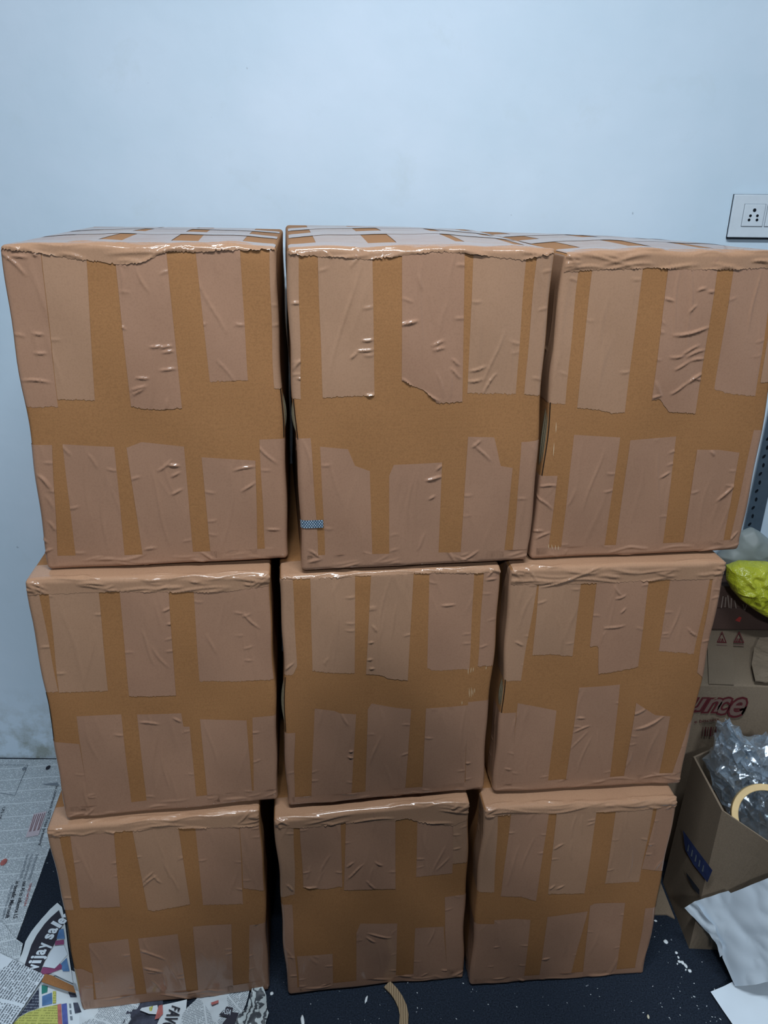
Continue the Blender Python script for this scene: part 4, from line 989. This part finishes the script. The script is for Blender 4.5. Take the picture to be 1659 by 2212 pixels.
# "vijay sales" page
n3, c3 = paper('newspaper', [(124, 1951), (108, 1965), (90, 1985), (68, 2013), (55, 2035), (48, 2059), (38, 2082), (86, 2118), (120, 2108), (158, 2125), (152, 2085), (146, 2040), (140, 1990), (134, 1960)], .005, M['news_white'],
               'newspaper page with a black sales banner curving beside the bottom left carton', wav=.003, freq=16, seed=7)
zt = .0098
patch('black_banner', n3, c3, [(127, 1966), (110, 1981), (96, 1996), (79, 2020), (68, 2041), (61, 2062), (52, 2088), (86, 2103), (93, 2083), (104, 2059), (120, 2034), (131, 2005), (138, 1995)], zt, M['ad_black'])
patch('blue_picture', n3, c3, [(128, 2008), (137, 2006), (140, 2028), (122, 2028)], zt + .0002, M['ad_blue'])
patch('dark_picture', n3, c3, [(120, 2032), (138, 2030), (138, 2040), (118, 2042)], zt + .0002, M['ad_magenta'])
patch('magenta_wedge', n3, c3, [(88, 2100), (92, 2089), (131, 2094), (104, 2104), (94, 2107)], zt + .0002, M['ad_magenta'])
patch('magenta_wedge', n3, c3, [(118, 2092), (130, 2081), (134, 2086), (133, 2094)], zt + .0003, M['ad_magenta'])
patch('blue_wedge', n3, c3, [(131, 2082), (144, 2069), (150, 2098), (136, 2098), (133, 2092)], zt + .0002, M['ad_blue'])
patch('white_crumple', n3, c3, [(112, 2052), (118, 2044), (138, 2042), (146, 2062), (124, 2086), (118, 2092), (94, 2088), (100, 2074)], zt + .0006, M['white_paper'])
base = [(79, 2096), (93, 2064), (107, 2036), (122, 2010), (156, 1976)]
BL = [on_z(x, y, zt + .0006) for x, y in base]
seg = [(BL[i + 1] - BL[i]).length for i in range(4)]; tot = sum(seg)
def at_len(s_):
    for i in range(4):
        if s_ <= seg[i] or i == 3: return BL[i].lerp(BL[i + 1], s_ / seg[i]), (BL[i + 1] - BL[i]).normalized()
        s_ -= seg[i]
adv = {'v': 1.05, 'i': .6, 'j': .7, 'a': 1.05, 'y': 1.1, ' ': .45, 's': 1.0, 'l': .6, 'e': 1.05}
word = 'vijay sales'; full = sum(adv[c_] for c_ in word); s_ = 0.0
for ch in word:
    wd = adv[ch] / full * tot
    if ch != ' ':
        p, d = at_len(s_ + wd * .5); upv = Vector((-d.y, d.x, 0)); me = glyph_mesh(ch, 0, .035)
        xs = [v.co.x for v in me.vertices]; x0, x1 = min(xs), max(xs)
        for v in me.vertices: v.co = p + d * (((v.co.x - x0) / (x1 - x0) - .5) * wd * .9) + upv * ((v.co.y - .02) * .036) - c3
        link('banner_letter', me, M['white_paper'], n3)
    s_ += wd
# loose page at the lower left
e0, e1 = on_z(97, 2107), on_z(27, 2212); ud = (e1 - e0)
n2, c2 = paper('newspaper', [(-90, 2012), (0, 2059), (97, 2107), (27, 2212), (8, 2240), (-120, 2240)], .014, M['news_bold'],
               'white newspaper page with bold text lines at the lower left corner', wav=.002, freq=6, u=ud, seed=2)
# wrinkled end of a page showing under it
n7, c7 = paper('newspaper', [(0, 1990), (36, 2030), (50, 2040), (46, 2060), (40, 2079), (0, 2062), (-60, 2030)], .006, M['news'],
               'wrinkled newspaper corner tucked under the lower left page', wav=.006, freq=18, u=(0.3, -1, 0), seed=11)
# kraft strip lying on the papers
ks = FL([(90, 2122), (97, 2105), (112, 2108), (159, 2131), (164, 2146), (148, 2142)], .016)
c = centre(ks); c.z = 0
k_ = sheet('kraft_strip', ks, M['kraft'], None, c, .02, .001, 20, .0015); k_.location = c
tag(k_, 'narrow brown kraft paper strip lying on the newspapers', 'paper strip')

# crumpled papers in front of the bottom left carton
def scrap(poly, z, mat, label, wav, freq, seed, u=None, res=.009):
    return paper('newspaper', poly, z, M[mat], label, res, wav, freq, u, seed)
scrap([(172, 2188), (186, 2182), (250, 2172), (305, 2166), (292, 2190), (262, 2240), (170, 2240)], .0015, 'news', 'crumpled grey text page under the front edge of the bottom left carton', .006, 24, 1.0, (.35, 1, 0))
n8, c8 = scrap([(276, 2180), (310, 2164), (352, 2158), (352, 2200), (340, 2240), (255, 2240), (268, 2205)], .003, 'ad_photo', 'dark photo page with a white oval before the bottom left carton', .005, 20, 2.0)
patch('white_oval', n8, c8, [(302, 2182), (306, 2177), (340, 2171), (342, 2182), (338, 2191), (322, 2190)], .012, M['news_white'])
patch('yellow_mark', n8, c8, [(322, 2176), (331, 2172), (328, 2184), (323, 2184)], .0125, M['ad_yellow'])
patch('red_edge', n8, c8, [(343, 2172), (351, 2170), (352, 2190), (343, 2200), (334, 2202)], .0122, M['ad_red'])
n9, c9 = scrap([(352, 2171), (404, 2160), (402, 2182), (388, 2215), (380, 2240), (330, 2240), (345, 2200)], .007, 'news_white', 'white newspaper strip with large black capitals before the bottom left carton', .003, 14, 3.0)
ftext(n9, c9, 'AVO', (366, 2180), (346, 2222), .024, .0125, 'ink_dark', 'headline', .02)
ftext(n9, c9, 'F', (372, 2172), (368, 2179), .018, .0125, 'ink_dark', 'headline', .02)
scrap([(427, 2156), (440, 2166), (455, 2190), (470, 2240), (380, 2240), (395, 2190), (405, 2176)], .009, 'news', 'text clipping lying at a slant in front of the bottom left carton', .002, 10, 4.0, (1, .35, 0))
n10, c10 = scrap([(424, 2157), (500, 2146), (540, 2140), (530, 2175), (505, 2240), (465, 2240), (448, 2188)], .002, 'news', 'crumpled newspaper with a small black panel before the bottom left carton', .008, 22, 5.0, (.7, .7, 0))
bp_ = patch('black_panel', n10, c10, [(473, 2192), (490, 2174), (504, 2177), (496, 2198)], .0125, M['ad_black'])
ftext(n10, c10, 'ASIA', (479, 2189), (497, 2193), .011, .0128, 'white_paper', 'panel_lettering')
patch('red_numerals', n10, c10, [(455, 2166), (472, 2160), (472, 2166), (458, 2171)], .012, M['ad_red'])
patch('black_corner', n10, c10, [(480, 2212), (500, 2186), (516, 2188), (505, 2215), (495, 2230), (478, 2230)], .0122, M['ad_black'])
scrap([(545, 2142), (568, 2138), (575, 2150), (577, 2185), (581, 2192), (574, 2212), (572, 2240), (500, 2240), (512, 2205), (535, 2175)], .006, 'zebra', 'crumpled black and white printed page right of the newspaper scraps', .016, 30, 6.0)

# ------------------------------------------------------------------ the person taking the picture, standing behind the phone
def photographer():
    V, E, R_ = [], [], []
    def add(p, r, par=None):
        V.append(p); R_.append(r); i = len(V) - 1
        if par is not None: E.append((par, i))
        return i
    py = -.43
    pel = add((0, py, .94), (.15, .11)); ab = add((0, py, 1.10), (.145, .105), pel); ch = add((0, py, 1.28), (.165, .115), ab)
    up = add((0, py, 1.40), (.12, .09), ch); nk = add((0, py + .02, 1.475), (.055, .055), up)
    jaw = add((0, py + .05, 1.535), (.062, .075), nk); hd = add((0, py + .045, 1.61), (.076, .092), jaw); cr = add((0, py + .035, 1.675), (.06, .075), hd)
    for s in (-1, 1):
        sh = add((.175 * s, py, 1.385), (.062, .062), up); ua = add((.215 * s, py + .05, 1.29), (.05, .05), sh)
        el = add((.235 * s, py + .13, 1.19), (.043, .043), ua); fa = add((.17 * s, py + .25, 1.28), (.037, .037), el)
        wr = add((.095 * s, py + .335, 1.375), (.026, .026), fa); pm = add((.083 * s, py + .375, 1.415), (.03, .018), wr)
        for k in range(4):
            f1 = add((.076 * s, py + .400, 1.405 + .019 * k), (.009, .009), pm); f2 = add((.062 * s, py + .413, 1.412 + .019 * k), (.008, .008), f1); add((.046 * s, py + .4115, 1.416 + .019 * k), (.007, .007), f2)
        t1 = add((.072 * s, py + .372, 1.435), (.011, .011), pm); add((.05 * s, py + .372, 1.452), (.009, .009), t1)
        hp = add((.095 * s, py, .86), (.095, .095), pel); th = add((.105 * s, py + .01, .68), (.085, .085), hp); kn = add((.11 * s, py + .01, .49), (.06, .06), th)
        cf = add((.115 * s, py - .01, .34), (.056, .056), kn); an = add((.12 * s, py - .02, .10), (.04, .042), cf); hl = add((.12 * s, py - .01, .045), (.042, .042), an); add((.13 * s, py + .15, .036), (.042, .032), hl)
    me = bpy.data.meshes.new('person'); me.from_pydata(V, E, []); me.update()
    o = bpy.data.objects.new('person', me); COL.objects.link(o)
    md = o.modifiers.new('skin', 'SKIN'); md.use_smooth_shade = True
    sv = me.skin_vertices[0].data
    for i, r in enumerate(R_): sv[i].radius = r
    sv[0].use_root = True
    o.modifiers.new('sub', 'SUBSURF').levels = 2
    bpy.context.view_layer.update()
    out = bpy.data.meshes.new_from_object(o.evaluated_get(bpy.context.evaluated_depsgraph_get()))
    bpy.data.objects.remove(o); bpy.data.meshes.remove(me)
    for mt in (plain('shirt_cloth', (62, 72, 96), 0.9, 0.1), plain('trouser_cloth', (44, 46, 52), 0.9, 0.1), plain('skin_tone', (150, 106, 82), 0.6, 0.3), plain('shoe_leather', (38, 34, 32), 0.5, 0.3)): out.materials.append(mt)
    zmin = min(v.co.z for v in out.vertices)
    for v in out.vertices: v.co.z -= zmin
    for p in out.polygons:
        c = p.center; p.use_smooth = True
        if c.z < .09: p.material_index = 3
        elif c.z < .96: p.material_index = 1
        elif c.z > 1.47 and c.y < py + .2 or c.y > py + .30: p.material_index = 2
        else: p.material_index = 0
    b = bpy.data.objects.new('person', out); COL.objects.link(b)
    tag(b, 'person in a dark blue shirt holding up a phone to take the picture', 'person')
    bm = bmesh.new(); bmesh.ops.create_uvsphere(bm, u_segments=24, v_segments=14, radius=1.0)
    bmesh.ops.delete(bm, geom=[v for v in bm.verts if v.co.z < -.25 or (v.co.y > .45 and v.co.z < .35)], context='VERTS')
    for v in bm.verts: v.co = Vector((v.co.x * .088, py + .035 + v.co.y * .104, 1.645 - zmin + v.co.z * .09))
    link('hair', bm_mesh('hair', bm, True), plain('dark_hair', (26, 22, 20), 0.6, 0.3), b)
    ph = thing('phone', (0, -.022, 1.395), 'black phone held upright in both hands', 'phone')
    bm = bmesh.new(); bm_box(bm, -.037, .037, -.004, .004, 0, .155, .003); link('phone_body', bm_mesh('phone_body', bm), M['hole'], ph)
photographer()
